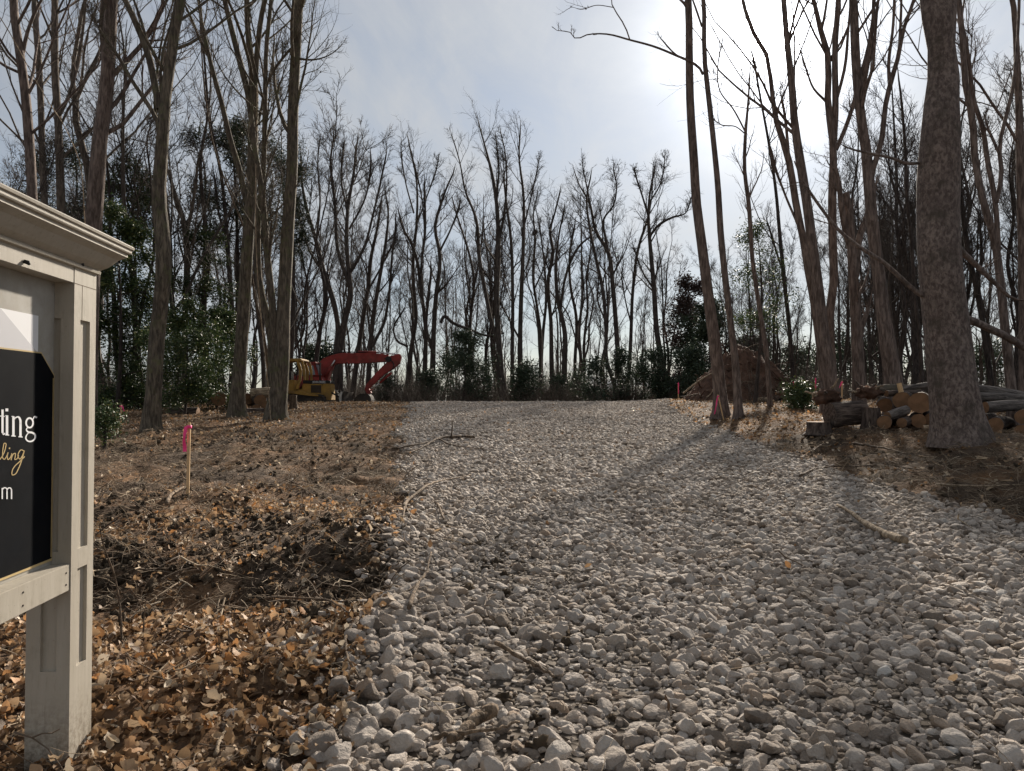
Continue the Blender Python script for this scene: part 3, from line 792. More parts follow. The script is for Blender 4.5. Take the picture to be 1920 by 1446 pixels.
traced('bare_tree', 'bare tree with dark stacked limbs, between the Y-forked tree and the three-stemmed clump', 28,
       [(444, 775, 30), (447, 720, 25), (451, 670, 24), (457, 577, 23), (463, 480, 22), (468, 410, 21), (473, 333, 20), (475, 233, 18), (477, 170, 16), (466, 67, 11), (463, -2, 10)],
       [[(474, 240, 13), (466, 180, 12), (450, 117, 11), (433, 50, 10), (420, -5, 9)], [(477, 180, 11), (482, 100, 10), (493, 17, 9), (498, -4, 9)],
        [(462, 380, 11), (449, 320, 11), (433, 267, 10), (417, 200, 9), (393, 110, 8), (377, 33, 6), (372, -4, 6)], [(395, 115, 5), (380, 85, 5), (347, 10, 4), (340, -4, 3)]],
       BARK_MOSS, group=LG, seed=102, **near)
traced('bare_tree', 'three-stemmed bare tree clump beside the yellow bulldozer', 26,
       [(517, 780, 36), (523, 735, 32), (528, 675, 29), (532, 577, 25), (537, 480, 24), (543, 382, 22), (547, 333, 21), (550, 200, 20), (555, 100, 19), (561, -4, 17)],
       [[(512, 725, 25), (513, 675, 21), (508, 620, 17), (500, 590, 14), (488, 545, 13), (483, 480, 12), (484, 410, 11), (493, 333, 10), (497, 200, 9), (500, 83, 8), (509, -4, 7)],
        [(516, 700, 20), (515, 640, 15), (508, 545, 13), (503, 500, 13), (497, 430, 12), (490, 350, 11), (478, 280, 10), (474, 240, 9)],
        [(498, 165, 5), (515, 130, 5), (545, 92, 4), (552, 84, 3)]],
       BARK_MOSS, group=LG, seed=103, limbs=[[(556, 110, 5), (590, 112, 3), (620, 102, 2), (640, 85, 1.5)]], **near)
traced('bare_tree', 'straight reddish trunk rising from behind the end of the white sign', 22,
       [(163, 790, 36), (166, 650, 32), (170, 540, 31), (175, 427, 30), (182, 333, 28), (187, 267, 26), (197, 200, 25), (205, 100, 24), (209, -4, 22)],
       [[(200, 150, 10), (195, 105, 9), (191, 40, 9), (194, -4, 8)]], BARK_WARM, group=LG, seed=104, **near)
traced('bare_tree', 'slender trunk nearest the left margin, rising from behind the sign cornice', 26,
       [(72, 790, 22), (68, 600, 20), (63, 440, 18), (59, 330, 17), (54, 250, 17), (47, 167, 16), (36, 90, 15), (25, -4, 14)], [[(40, 110, 8), (55, 50, 6), (72, 10, 5), (80, -4, 4)]], BARK_WARM, group=LG, seed=105, **near)
traced('bare_tree', 'thin straight trunk between the slender trunk and the ivy-wrapped one above the sign', 34,
       [(92, 785, 15), (88, 500, 13), (84, 383, 12), (80, 300, 11), (77, 200, 11), (72, 100, 11), (64, -4, 9)], [], BARK_GREY, group=LG, seed=106, sides=10, flare=0.3, lim=(8, 6, 4))
traced('bare_tree', 'trunk wrapped in dark ivy above the sign cornice', 32,
       [(122, 785, 18), (118, 500, 16), (115, 390, 15), (112, 300, 14), (109, 220, 13), (104, 150, 13), (103, -4, 11)], [[(112, 215, 7), (125, 190, 6), (140, 140, 6), (155, 60, 5), (160, -4, 4)]], BARK_GREY, group=LG, seed=107, sides=10, flare=0.3, lim=(8, 6, 4))
traced('bare_tree', 'crooked grey tree forking low between the sign cornice and the reddish trunk', 36,
       [(180, 785, 16), (172, 500, 14), (167, 333, 13), (158, 285, 12), (143, 235, 12), (142, 190, 11), (136, 150, 8), (146, 70, 7), (160, -4, 6)], [[(142, 190, 8), (155, 160, 7), (170, 130, 6), (187, 95, 5), (200, 30, 4)], [(166, 330, 7), (155, 255, 6), (180, 235, 5)]], BARK_GREY, group=LG, seed=108, sides=10, flare=0.3, lim=(8, 6, 4))
traced('bare_tree', 'thin grey tree with Y-shaped limbs among the hollies behind the Y-forked tree', 38,
       [(345, 770, 12), (347, 600, 11), (348, 440, 11), (342, 405, 9), (330, 370, 8), (318, 330, 6), (310, 300, 4)], [[(348, 445, 8), (358, 400, 7), (365, 360, 6), (372, 300, 4)]], BARK_GREY, group=LG, seed=109, sides=8, lim=(9, 6, 4))
traced('bare_tree', 'thin crooked tree close against the left of the stacked-limb tree', 40,
       [(430, 765, 9), (436, 640, 9), (434, 560, 9), (428, 480, 8), (424, 420, 7), (415, 330, 6), (395, 230, 5), (384, 120, 4), (378, 20, 3)], [[(426, 450, 5), (410, 400, 4), (402, 330, 3)]], BARK_DARK, group=LG, seed=110, sides=7, lim=(9, 6, 4))
traced('bare_tree', 'thin leaning sapling crossing behind the trunk of the three-stemmed clump', 30,
       [(512, 735, 6), (505, 690, 6), (492, 620, 5), (478, 560, 5), (470, 500, 4), (455, 420, 4), (430, 360, 3), (402, 280, 3), (385, 180, 3), (376, 60, 2.5), (373, 5, 2)], [], STICK_DARK, group=LG, seed=111, sides=6, lim=(6, 4, 3), minr=0.004)
traced('bare_tree', 'narrow crooked tree standing close left of the round-crowned tree behind the bulldozer', 50,
       [(585, 752, 8), (592, 680, 8), (600, 620, 8), (612, 555, 7), (605, 520, 5), (596, 480, 4)], [], BARK_DARK, seed=112, sides=7, lim=(8, 6, 4), group='bare trees standing behind the end of the drive')

# ---- tree line behind the end of the drive
BG = 'bare trees standing behind the end of the drive'
fk = dict(mat=BARK_FAR, group=BG, sides=7, flare=0.25, lobes=0.02, wmul=0.85)
traced('bare_tree', 'big bare tree with a wide rounded crown behind the red excavator', 54,
       [(633, 750, 24), (634, 690, 23), (634, 655, 21), (634, 617, 12), (624, 561, 12), (608, 513, 11), (592, 449, 9), (577, 400, 8), (566, 340, 5), (564, 290, 3)],
       [[(638, 655, 16), (646, 601, 14), (657, 553, 13), (655, 520, 11), (650, 461, 9), (652, 393, 8), (664, 320, 6), (670, 265, 4)],
        [(656, 540, 10), (648, 515, 9), (636, 481, 8), (628, 381, 7), (620, 300, 5), (626, 250, 3)],
        [(656, 510, 7), (680, 470, 6), (700, 400, 5), (716, 330, 4), (724, 290, 3)], [(610, 516, 6), (585, 480, 5), (565, 420, 4), (552, 380, 3)],
        [(653, 400, 5), (640, 340, 4), (645, 270, 3)], [(655, 430, 5), (685, 370, 4), (695, 290, 3)], [(593, 450, 5), (600, 380, 4), (596, 300, 3), (600, 262, 2)]],
       lim=(13, 8, 7), limlen=(0.14, 0.28), limang=(0.3, 0.85), lrange=(0.4, 0.95), up=0.07, seed=120, minr=0.011, **fk)
fk2 = dict(lim=(11, 7, 5), limlen=(0.11, 0.25), limang=(0.3, 0.9), lrange=(0.38, 0.93), up=0.06, minr=0.0105, twiglen=(0.3, 0.7), **fk)
traced('bare_tree', 'bare tree leaning right behind the middle of the red excavator boom', 58, [(662, 752, 12), (672, 657, 11), (680, 601, 10), (690, 541, 9), (696, 481, 8), (705, 440, 6), (712, 400, 5), (716, 372, 3)], [[(690, 545, 5), (715, 500, 4), (740, 450, 3)]], seed=121, **fk2)
traced('bare_tree', 'bare tree with a snapped side limb above the tip of the red excavator boom', 57, [(690, 752, 12), (694, 657, 11), (700, 593, 10), (712, 521, 8), (725, 441, 6), (728, 400, 4), (722, 360, 3)], [[(698, 650, 8), (708, 630, 7), (718, 610, 7), (728, 561, 6), (735, 481, 5), (742, 410, 3)]], seed=122, **fk2)
traced('bare_tree', 'slim bare tree just right of the excavator bucket', 60, [(764, 755, 12), (768, 680, 11), (773, 641, 9), (780, 601, 8), (776, 540, 7), (775, 481, 7), (781, 421, 6), (781, 340, 4), (765, 262, 2.5)], [[(765, 650, 6), (745, 640, 5), (738, 620, 4), (757, 580, 3)], [(781, 421, 4), (800, 370, 3), (822, 300, 2)], [(776, 400, 4), (760, 340, 3), (752, 270, 2)]], seed=123, **fk2)
traced('bare_tree', 'bare tree curving left at mid height, beside the slim tree near the excavator bucket', 58, [(792, 755, 13), (797, 680, 11), (798, 621, 9), (789, 541, 8), (780, 481, 7), (768, 450, 6), (756, 430, 5), (748, 400, 3)], [[(795, 600, 7), (790, 500, 6), (797, 430, 6), (797, 390, 5), (796, 340, 3)], [(796, 430, 4), (792, 380, 3), (775, 300, 2)]], seed=124, **fk2)
traced('bare_tree', 'S-curved bare tree whose trunk holds the broken hanging trunk', 56, [(808, 755, 15), (811, 690, 13), (813, 625, 11), (817, 561, 10), (825, 481, 8), (816, 421, 7), (826, 385, 6), (838, 350, 4), (850, 322, 3)], [[(812, 660, 8), (800, 620, 7), (803, 560, 6), (808, 500, 4)], [(825, 470, 5), (845, 430, 4), (862, 380, 3)]], seed=125, **fk2)
traced('bare_tree', 'thin bare tree left of the forked tall tree in the tree line', 62, [(872, 755, 8), (878, 690, 8), (882, 600, 7), (888, 520, 6), (878, 470, 5), (862, 420, 4), (850, 380, 3)], [[(885, 560, 5), (899, 480, 4), (905, 420, 3)]], seed=126, **fk2)
traced('bare_tree', 'tall forked bare tree, tallest of the tree line at the end of the drive', 55,
       [(941, 755, 20), (938, 690, 16), (935, 641, 14), (931, 561, 12), (934, 481, 11), (931, 381, 9), (921, 320, 7), (908, 270, 4), (897, 232, 2.5)],
       [[(932, 640, 9), (920, 600, 9), (912, 560, 9), (898, 480, 9), (892, 409, 7), (873, 360, 5), (861, 300, 3), (846, 252, 2)], [(932, 470, 6), (945, 400, 6), (950, 340, 4), (946, 280, 3), (938, 245, 2)], [(930, 380, 5), (935, 310, 4), (930, 262, 2.5)]], seed=127, **{**fk2, 'lim': (13, 7, 5)})
traced('bare_tree', 'straight tall bare tree right beside the tallest forked one', 56, [(977, 755, 14), (975, 680, 12), (975, 641, 11), (977, 561, 10), (981, 461, 8), (981, 360, 6), (973, 290, 4), (976, 240, 2.5)], [[(960, 755, 12), (960, 681, 9), (961, 561, 8), (957, 441, 7), (948, 370, 5), (945, 320, 3)], [(981, 430, 4), (998, 360, 3), (1010, 300, 2)], [(976, 640, 5), (955, 600, 4), (940, 570, 3)]], seed=128, **{**fk2, 'lim': (13, 7, 5)})
traced('bare_tree', 'crooked bare tree carrying the dark nest', 60, [(1015, 755, 9), (1013, 690, 8), (1013, 621, 7), (1006, 570, 6), (1000, 530, 6), (1003, 440, 5), (1000, 400, 3), (1008, 360, 2)], [[(1003, 540, 4), (1020, 500, 3), (1028, 460, 2)]], seed=129, **fk2)
traced('bare_tree', 'bare tree with steep brush-like branches right of the nest tree', 58, [(1036, 757, 12), (1034, 680, 11), (1033, 608, 9), (1028, 522, 8), (1037, 470, 7), (1031, 436, 6), (1040, 400, 4), (1050, 360, 3)], [[(1033, 520, 4), (1018, 470, 3), (1012, 420, 2)]], seed=130, **fk2)
traced('bare_tree', 'bare tree with a long limb arching right across the middle of the tree line', 57, [(1057, 757, 15), (1058, 690, 13), (1059, 626, 11), (1045, 557, 9), (1042, 500, 7), (1048, 440, 4), (1058, 390, 3)], [[(1050, 590, 6), (1060, 520, 6), (1073, 483, 6), (1092, 455, 5), (1105, 445, 3), (1114, 410, 2)]], seed=131, **fk2)
traced('bare_tree', 'slim bare tree right of the tree with the arching limb', 60, [(1077, 757, 9), (1078, 680, 8), (1080, 591, 7), (1070, 540, 6), (1068, 480, 5), (1078, 420, 3)], [[(1080, 620, 4), (1095, 560, 3), (1092, 500, 2)]], seed=132, **fk2)
traced('bare_tree', 'tall bare tree with a leaning top, left of the open gap in the tree line', 56, [(1165, 757, 14), (1160, 690, 12), (1156, 626, 11), (1149, 539, 10), (1139, 470, 9), (1118, 436, 7), (1104, 377, 5), (1085, 345, 3), (1076, 320, 2)], [[(1145, 490, 6), (1136, 450, 6), (1132, 411, 5), (1150, 385, 4), (1156, 350, 3), (1150, 310, 2)], [(1106, 380, 4), (1098, 340, 3), (1092, 305, 2)]], seed=133, **{**fk2, 'lim': (13, 7, 5)})
traced('bare_tree', 'bare tree crossing in front of the leaning-topped tree', 54, [(1160, 757, 12), (1150, 715, 10), (1139, 684, 9), (1136, 620, 8), (1132, 557, 8), (1114, 470, 7), (1106, 429, 6), (1100, 370, 4), (1108, 330, 3)], [[(1134, 600, 4), (1120, 560, 4), (1122, 530, 3)]], seed=134, **fk2)
traced('bare_tree', 'bare tree leaning right, its foot among the dark evergreen bushes', 58, [(1176, 757, 11), (1180, 690, 9), (1183, 626, 8), (1187, 539, 7), (1200, 453, 6), (1212, 418, 5), (1222, 370, 3), (1224, 320, 2)], [[(1184, 610, 4), (1172, 560, 3), (1168, 500, 2)]], seed=135, **fk2)
traced('bare_tree', 'bare tree with a wide feathery crown left of the two leaning trunks', 56, [(1255, 752, 16), (1243, 690, 14), (1232, 626, 12), (1226, 539, 11), (1220, 470, 9), (1216, 418, 7), (1218, 366, 5), (1228, 315, 3)], [[(1220, 440, 6), (1235, 422, 6), (1260, 408, 5), (1285, 400, 3), (1296, 370, 2)], [(1217, 410, 5), (1205, 370, 4), (1190, 320, 2.5)], [(1218, 380, 4), (1240, 340, 3), (1246, 300, 2)], [(1224, 540, 5), (1205, 510, 4), (1190, 470, 3)]], seed=136, **{**fk2, 'lim': (14, 7, 6)})

# ---- right-hand trees
RG = 'tall bare trees standing right of the drive'
traced('bare_tree', 'left one of two slim leaning trunks, right behind the drooping pink ribbon', 25,
       [(1351, 765, 27), (1349, 730, 24), (1342, 661, 23), (1328, 557, 20), (1315, 454, 18), (1306, 385, 17), (1301, 304, 16), (1294, 194, 15), (1292, 83, 14), (1290, -4, 13)],
       [[(1292, 20, 6), (1284, 8, 5), (1270, -6, 4)]], BARK_WARM, group=RG, seed=140, sides=14, flare=0.6, lim=(2, 3, 3), lrange=(0.8, 1.0), ext=9)
traced('bare_tree', 'slim leaning trunk with one long bare limb reaching left over the drive', 24,
       [(1384, 772, 17), (1382, 735, 15), (1380, 696, 14), (1368, 592, 12), (1358, 506, 12), (1351, 436, 12), (1346, 350, 11), (1339, 277, 10), (1330, 194, 10), (1321, 111, 9), (1319, -4, 8)],
       [[(1318, 140, 5), (1311, 127, 5), (1300, 119, 5), (1267, 104, 4.5), (1228, 88, 4), (1181, 75, 3.5), (1137, 64, 3), (1098, 66, 2.2), (1080, 73, 2), (1068, 60, 1.6), (1048, 58, 1.2)], [(1181, 75, 2.6), (1172, 50, 2.5), (1162, 33, 2.3), (1148, 11, 2), (1146, -10, 1.5)], [(1283, 112, 3), (1267, 102, 3), (1243, 77, 2.5)], [(1150, 14, 1.6), (1120, 10, 1.4), (1085, 17, 1)], [(1316, 50, 4), (1306, 20, 4), (1297, -6, 3)]],
       BARK_WARM, group=RG, seed=141, sides=12, flare=0.5, lim=(2.5, 7, 4), lrange=(0.5, 0.97), limlen=(0.04, 0.10), ext=8, minr=0.005)
traced('bare_tree', 'very thin upright tree in front of the reddish dirt mound', 27,
       [(1444, 765, 10), (1440, 700, 9), (1437, 661, 9), (1429, 609, 9), (1418, 540, 8), (1411, 488, 8), (1404, 385, 8), (1396, 318, 7), (1398, 249, 6), (1403, 190, 4), (1406, 138, 2.5)],
       [[(1397, 246, 3.5), (1375, 205, 3), (1350, 171, 2.5), (1346, 124, 2), (1355, 75, 1.5)], [(1396, 250, 2.5), (1380, 238, 2.2), (1350, 233, 2)]], BARK_WARM, group=RG, seed=142, sides=10, flare=0.4, lim=(9, 5, 3), limlen=(0.08, 0.2))
traced('bare_tree', 'tree whose curved upper trunk crosses the glare of the sun', 23,
       [(1549, 745, 22), (1546, 700, 20), (1536, 627, 17), (1525, 557, 15), (1515, 506, 14), (1506, 450, 13), (1495, 398, 13), (1476, 290, 12), (1454, 221, 10), (1447, 170, 8), (1438, 105, 8), (1402, 41, 7), (1393, -4, 6)],
       [[(1480, 300, 5), (1471, 215, 5), (1466, 185, 3)], [(1500, 430, 5), (1470, 360, 4), (1450, 300, 4)]], BARK_WARM, group=RG, seed=143, sides=12, flare=0.4, lim=(7, 5, 4))
traced('bare_tree', 'trunk passing right beside the sun, its foot behind the dark stumps', 22,
       [(1560, 745, 28), (1556, 700, 24), (1544, 627, 21), (1533, 540, 20), (1522, 454, 18), (1515, 398, 17), (1498, 290, 16), (1490, 235, 14), (1484, 152, 13), (1476, 83, 11), (1469, -4, 10)], [], BARK_WARM, group=RG, seed=144, sides=14, flare=0.4, lim=(5, 5, 4))
traced('bare_tree', 'twin-stemmed tree rising straight behind the dark root balls', 24,
       [(1563, 745, 20), (1560, 700, 18), (1556, 640, 17), (1555, 600, 16), (1563, 523, 15), (1561, 454, 15), (1560, 370, 15), (1562, 277, 13), (1552, 194, 12), (1551, 97, 11), (1534, 41, 9), (1525, -4, 7)],
       [[(1562, 285, 12), (1566, 221, 12), (1566, 83, 11), (1572, -4, 10)], [(1552, 100, 4), (1540, 70, 5), (1546, 30, 5), (1551, -4, 4)], [(1568, 190, 6), (1585, 120, 6), (1590, 60, 5), (1594, -4, 4)], [(1548, 190, 5), (1525, 165, 4), (1512, 130, 3), (1504, 105, 3)], [(1568, 280, 8), (1585, 240, 8), (1600, 195, 7), (1608, 150, 6)]], BARK_WARM, group=RG, seed=145, sides=12, flare=0.4, lim=(7, 5, 4))
traced('bare_tree', 'broken-topped trunk with one snapped side stub above the log pile', 23,
       [(1611, 740, 26), (1609, 690, 22), (1606, 627, 20), (1602, 557, 18), (1596, 454, 16), (1592, 400, 15), (1586, 362, 12)],
       [[(1611, 640, 12), (1615, 615, 11), (1624, 590, 8), (1630, 570, 5)], [(1602, 530, 13), (1606, 500, 12), (1613, 440, 12), (1624, 410, 11), (1634, 380, 9)], [(1598, 480, 12), (1585, 430, 11), (1578, 390, 11), (1574, 355, 9), (1568, 320, 7)]], BARK_WARM, group=RG, seed=146, sides=12, flare=0.35, lim=(4, 5, 4), limlen=(0.15, 0.3), tip=False)
traced('bare_tree', 'tall leaning trunk with high forked limbs, between the snapped trunk and the thickest trunk', 20,
       [(1677, 745, 36), (1673, 700, 31), (1664, 644, 28), (1656, 592, 25), (1646, 506, 22), (1637, 436, 21), (1632, 380, 20), (1629, 346, 20), (1623, 277, 18), (1614, 221, 17), (1606, 138, 16), (1603, 83, 16), (1600, -4, 14)],
       [[(1632, 345, 10), (1640, 305, 10), (1650, 277, 10), (1661, 194, 9), (1670, 155, 9), (1683, 111, 8), (1694, 55, 7), (1715, -4, 6)], [(1668, 165, 6), (1666, 124, 6), (1674, 55, 5), (1677, -4, 5)], [(1612, 145, 6), (1625, 100, 6), (1634, 55, 6), (1640, -4, 5)], [(1685, 105, 5), (1688, 55, 5), (1690, -4, 4)]], BARK_WARM, group=RG, seed=147, sides=14, flare=0.45, lim=(7, 6, 5))
traced('bare_tree', 'thin dead snag just left of the thickest trunk', 24, [(1728, 745, 9), (1726, 661, 8), (1716, 557, 7), (1709, 454, 6), (1699, 350, 6), (1699, 304, 5), (1694, 235, 5), (1688, 170, 4), (1685, 148, 3)], [], BARK_DARK, group=RG, seed=148, sides=8, lim=(4, 3, 3), limlen=(0.05, 0.12))
traced('bare_tree', 'thickest trunk of all, smooth and spotted, at the log pile on the right', 14,
       [(1801, 822, 94), (1796, 790, 86), (1790, 750, 82), (1783, 690, 80), (1774, 610, 77), (1766, 540, 74), (1760, 470, 73), (1758, 398, 72), (1759, 318, 72), (1762, 263, 68), (1764, 200, 60), (1768, 150, 54), (1766, 112, 46), (1763, 70, 48), (1760, 30, 58), (1758, -4, 62)],
       [], BARK_BEECH, group=RG, seed=149, sides=24, flare=0.24, lobes=0.018, lim=(1, 4, 4), lrange=(0.85, 1.0), K=40, ext=9,
       limbs=[[(1745, 562, 11), (1730, 555, 10), (1690, 523, 9), (1657, 492, 8), (1612, 464, 7.5), (1567, 426, 6.5), (1543, 395, 6), (1512, 350, 5), (1500, 330, 3)], [(1735, 304, 7), (1722, 306, 6), (1705, 307, 6), (1670, 296, 5), (1634, 288, 4.5), (1589, 277, 3)],
              [(1795, 597, 15), (1820, 600, 15), (1847, 613, 14), (1885, 630, 14), (1925, 654, 13), (1990, 690, 9)], [(1785, 440, 12), (1800, 468, 11), (1823, 490, 10), (1868, 533, 8), (1900, 560, 5)]])
traced('bare_tree', 'long double-stemmed trunk slanting right of the thickest trunk', 19,
       [(1897, 745, 19), (1893, 700, 17), (1889, 661, 16), (1882, 592, 15), (1875, 523, 14), (1861, 436, 13), (1849, 398, 13), (1838, 355, 12), (1827, 290, 12), (1823, 221, 12), (1811, 166, 11), (1805, 83, 10), (1797, -4, 10)],
       [[(1872, 470, 9), (1868, 400, 9), (1864, 365, 9), (1852, 304, 9), (1841, 235, 8), (1827, 194, 8), (1816, 111, 7), (1806, 55, 6)], [(1868, 380, 8), (1878, 330, 8), (1874, 277, 7), (1886, 220, 7), (1899, 166, 6), (1906, 100, 5), (1911, -4, 5)], [(1874, 290, 5), (1862, 262, 5), (1852, 240, 4)]], BARK_WARM, group=RG, seed=150, sides=12, flare=0.35, lim=(7, 6, 5))
traced('bare_tree', 'trunk cut by the right margin above the log pile', 20, [(1921, 750, 20), (1920, 600, 17), (1917, 450, 16), (1914, 350, 15), (1911, 221, 13), (1907, 120, 11), (1898, -4, 9)], [[(1914, 300, 7), (1930, 220, 6), (1940, 120, 5)]], BARK_WARM, group=RG, seed=151, sides=12, flare=0.35, lim=(7, 6, 5))
traced('bare_tree', 'slim dark tree between the very thin tree and the sun-side trunks', 33, [(1490, 755, 9), (1482, 640, 8), (1470, 520, 8), (1462, 440, 7), (1455, 360, 6), (1440, 260, 5), (1425, 180, 4), (1410, 100, 3)], [[(1471, 520, 4), (1455, 470, 4), (1440, 420, 3)]], BARK_DARK, group=RG, seed=152, sides=8, lim=(9, 6, 4))
traced('bare_tree', 'slanting dark tree leaning left from behind the thickest trunk', 30, [(1860, 750, 11), (1850, 660, 10), (1835, 560, 10), (1815, 470, 9), (1803, 380, 8), (1797, 300, 7), (1790, 230, 5)], [[(1830, 540, 6), (1840, 480, 5), (1838, 420, 4)]], BARK_DARK, group=RG, seed=153, sides=8, lim=(9, 6, 5))

# ---- fill: trees seen only as trunks between the ones above
def proto_stems(rng, h, r, n):
    out = []
    for k in range(n):
        pts = []; x = y = 0.0
        lx, ly = rng.normal(0, 0.05, 2) * (1 + 1.5 * (k > 0))
        h0 = 0 if k == 0 else rng.uniform(0.08, 0.4) * h
        hk = h * (1 if k == 0 else rng.uniform(0.75, 0.98))
        for q in np.linspace(0, 1, 7):
            z = h0 + (hk - h0) * q
            pts.append((x, y, z, r * (1 if k == 0 else 0.6) * (1 - 0.86 * (z / h) ** 1.1)))
            x += lx * h / 6 + rng.normal(0, 0.018) * h; y += ly * h / 6 + rng.normal(0, 0.018) * h
        a = np.array(pts)
        if k > 0:
            b = out[0]; i = np.argmin(np.abs(b[:, 2] - h0)); a[:, :2] += b[i, :2]; a[0, :3] = b[i, :3]
        out.append(a)
    return out
def copy_thing(o, loc, rz, s, label=None, group=None):
    c = o.copy(); COL.objects.link(c); c.location = loc; c.rotation_euler = (0, 0, rz); c.scale = (s, s, s)
    if label: c['label'] = label
    if group: c['group'] = group
    for ch in o.children:
        d = ch.copy(); COL.objects.link(d); d.parent = c
    return c
protos_t = []
prng = np.random.default_rng(77)
FILL = [('left woods', -1), ('woods behind the drive', 0), ('right woods', 1)]
def place_fill(protos, used, x, y, rz, s, label, group):
    k = int(prng.integers(len(protos))); o = protos[k]
    loc = (x, y, gz(x, y) - 0.05)
    if not used[k]:
        used[k] = True; o.location = loc; o.rotation_euler = (0, 0, rz); o.scale = (s, s, s); o['label'] = label; o['group'] = group
    else: copy_thing(o, loc, rz, s, label, group)
for k in range(9):
    st = proto_stems(prng, 17.5, prng.uniform(0.11, 0.19), int(prng.integers(1, 4)))
    protos_t.append(build_tree('woodland_tree', 'thin bare woodland tree', 'tree', np.zeros(3), st, BARK_FAR if k % 3 else BARK_DARK, 'woodland', sides=7, flare=0.3, lim=(14, 8, 6), limlen=(0.12, 0.28), lrange=(0.25, 1.0), up=0.11, seed=500 + k, minr=0.012, K=18))
used = [False] * len(protos_t)
for k in range(42):      # left
    d = prng.uniform(30, 70); px = prng.uniform(-260, 600)
    if px > 520 and d < 48: d += 20
    q = at(px, 750, d)
    place_fill(protos_t, used, q[0], d, prng.uniform(0, 6.28), prng.uniform(0.75, 1.15), 'slim dark bare tree in the shaded woods among and behind the left hollies', 'slim woodland trees behind the left hollies')
for k in range(34):      # behind the drive
    d = prng.uniform(60, 92); px = prng.uniform(545, 1330)
    q = at(px, 750, d); top = prng.uniform(330, 520)
    place_fill(protos_t, used, q[0], d, prng.uniform(0, 6.28), (752 - top) / F * d / 17.5, 'slim dark bare tree in the woods beyond the end of the drive', 'slim woodland trees beyond the end of the drive')
for k in range(128):      # right
    d = prng.uniform(32, 75); px = prng.uniform(1330, 2250)
    if k > 92: d = prng.uniform(24, 40); px = prng.uniform(1640, 2250)
    if px < 1480 and d < 45: d += 18
    q = at(px, 750, d)
    place_fill(protos_t, used, q[0], d, prng.uniform(0, 6.28), prng.uniform(0.6, 1.0) * (1.1 if px > 1600 else 0.85) * (0.7 if k > 92 else 1), 'slim dark bare tree in the woods behind the log pile', 'slim woodland trees behind the log pile')

# ---- far wood and undergrowth: one mass each
g = Geo(); frng = np.random.default_rng(5)
N = 280
fd = frng.uniform(95, 150, N); fpx = frng.uniform(-350, 2350, N)
bx = (fpx - CX) / F * fd; bz = G(bx, fd)
hh = frng.uniform(7, 15, N)
P = np.stack([np.stack([bx + frng.normal(0, 0.35, N) * q, fd + 0 * q, bz - 0.2 + hh * q], 1) for q in np.linspace(0, 1, 6)], 1)
R = np.linspace(1, 0.15, 6)[None] * frng.uniform(0.07, 0.2, N)[:, None]
g.tubes(P, R, 4)
P1, R1 = spawn(P, R, 11, (0.2, 1), (0.3, 0.9), (0.15, 0.35), 5, 0.5, 0.12, 0.15, frng, minr=0.02); g.tubes(P1, R1, 3)
P2, R2 = spawn(P1, R1, 5, (0.2, 1), (0.3, 0.9), (0.3, 0.6), 4, 0.6, 0.1, 0.2, frng, minr=0.015); g.tubes(P2, R2, 3)
tag(mesh_obj('woods', g.mesh('woods'), BARK_FAR), 'far-off wood of bare trees closing the view at the horizon', kind='stuff')

def brush_mesh(rng, h=2.6, n=26):
    g = Geo()
    base = np.concatenate([rng.normal(0, 0.5, (n, 2)), np.zeros((n, 1))], 1)
    D = rng.normal(0, 0.35, (n, 3)); D[:, 2] = 1.0
    pts = [base]; st = rng.uniform(0.4, 1, n)[:, None] * h / 6
    for _ in range(6):
        D = D + rng.normal(0, 0.14, (n, 3)); D /= np.linalg.norm(D, axis=1, keepdims=True); pts.append(pts[-1] + D * st)
    P = np.stack(pts, 1); R = np.linspace(1, 0.3, 7)[None] * rng.uniform(0.008, 0.02, n)[:, None]
    g.tubes(P, R, 4)
    P1, R1 = spawn(P, R, 5, (0.2, 1), (0.4, 1.1), (0.2, 0.5), 5, 0.6, 0.05, 0.2, rng, minr=0.004); g.tubes(P1, R1, 3)
    P2, R2 = spawn(P1, R1, 3, (0.2, 1), (0.4, 1.1), (0.3, 0.6), 4, 0.7, 0.02, 0.2, rng, minr=0.003); g.tubes(P2, R2, 3)
    return g.mesh('brush')
brush_protos = proto_set('brush_shape', [brush_mesh(frng) for _ in range(6)], BRUSH)
bx_, by_, bs_ = [], [], []
for (pa, pb, da, db, n, sa, sb) in [(760, 1340, 47, 62, 125, 0.35, 1.05), (530, 780, 56, 66, 40, 0.4, 1.1), (1420, 2150, 30, 60, 170, 0.35, 1.0), (-150, 430, 33, 55, 120, 0.4, 1.1), (520, 1340, 62, 90, 110, 0.6, 1.9)]:
    d = frng.uniform(da, db, n); px = frng.uniform(pa, pb, n); bx_.append((px - CX) / F * d); by_.append(d); bs_.append(frng.uniform(sa, sb, n))
bx_, by_, bs_ = map(np.concatenate, (bx_, by_, bs_)); n = len(bx_)
scatter('undergrowth', brush_protos, np.stack([bx_, by_, G(bx_, by_) - 0.05], 1), np.stack([0 * bx_, 0 * bx_, frng.uniform(0, 6.28, n)], 1), bs_, frng.integers(0, 6, n), 'tangle of bare brush under the trees along the wood edge')

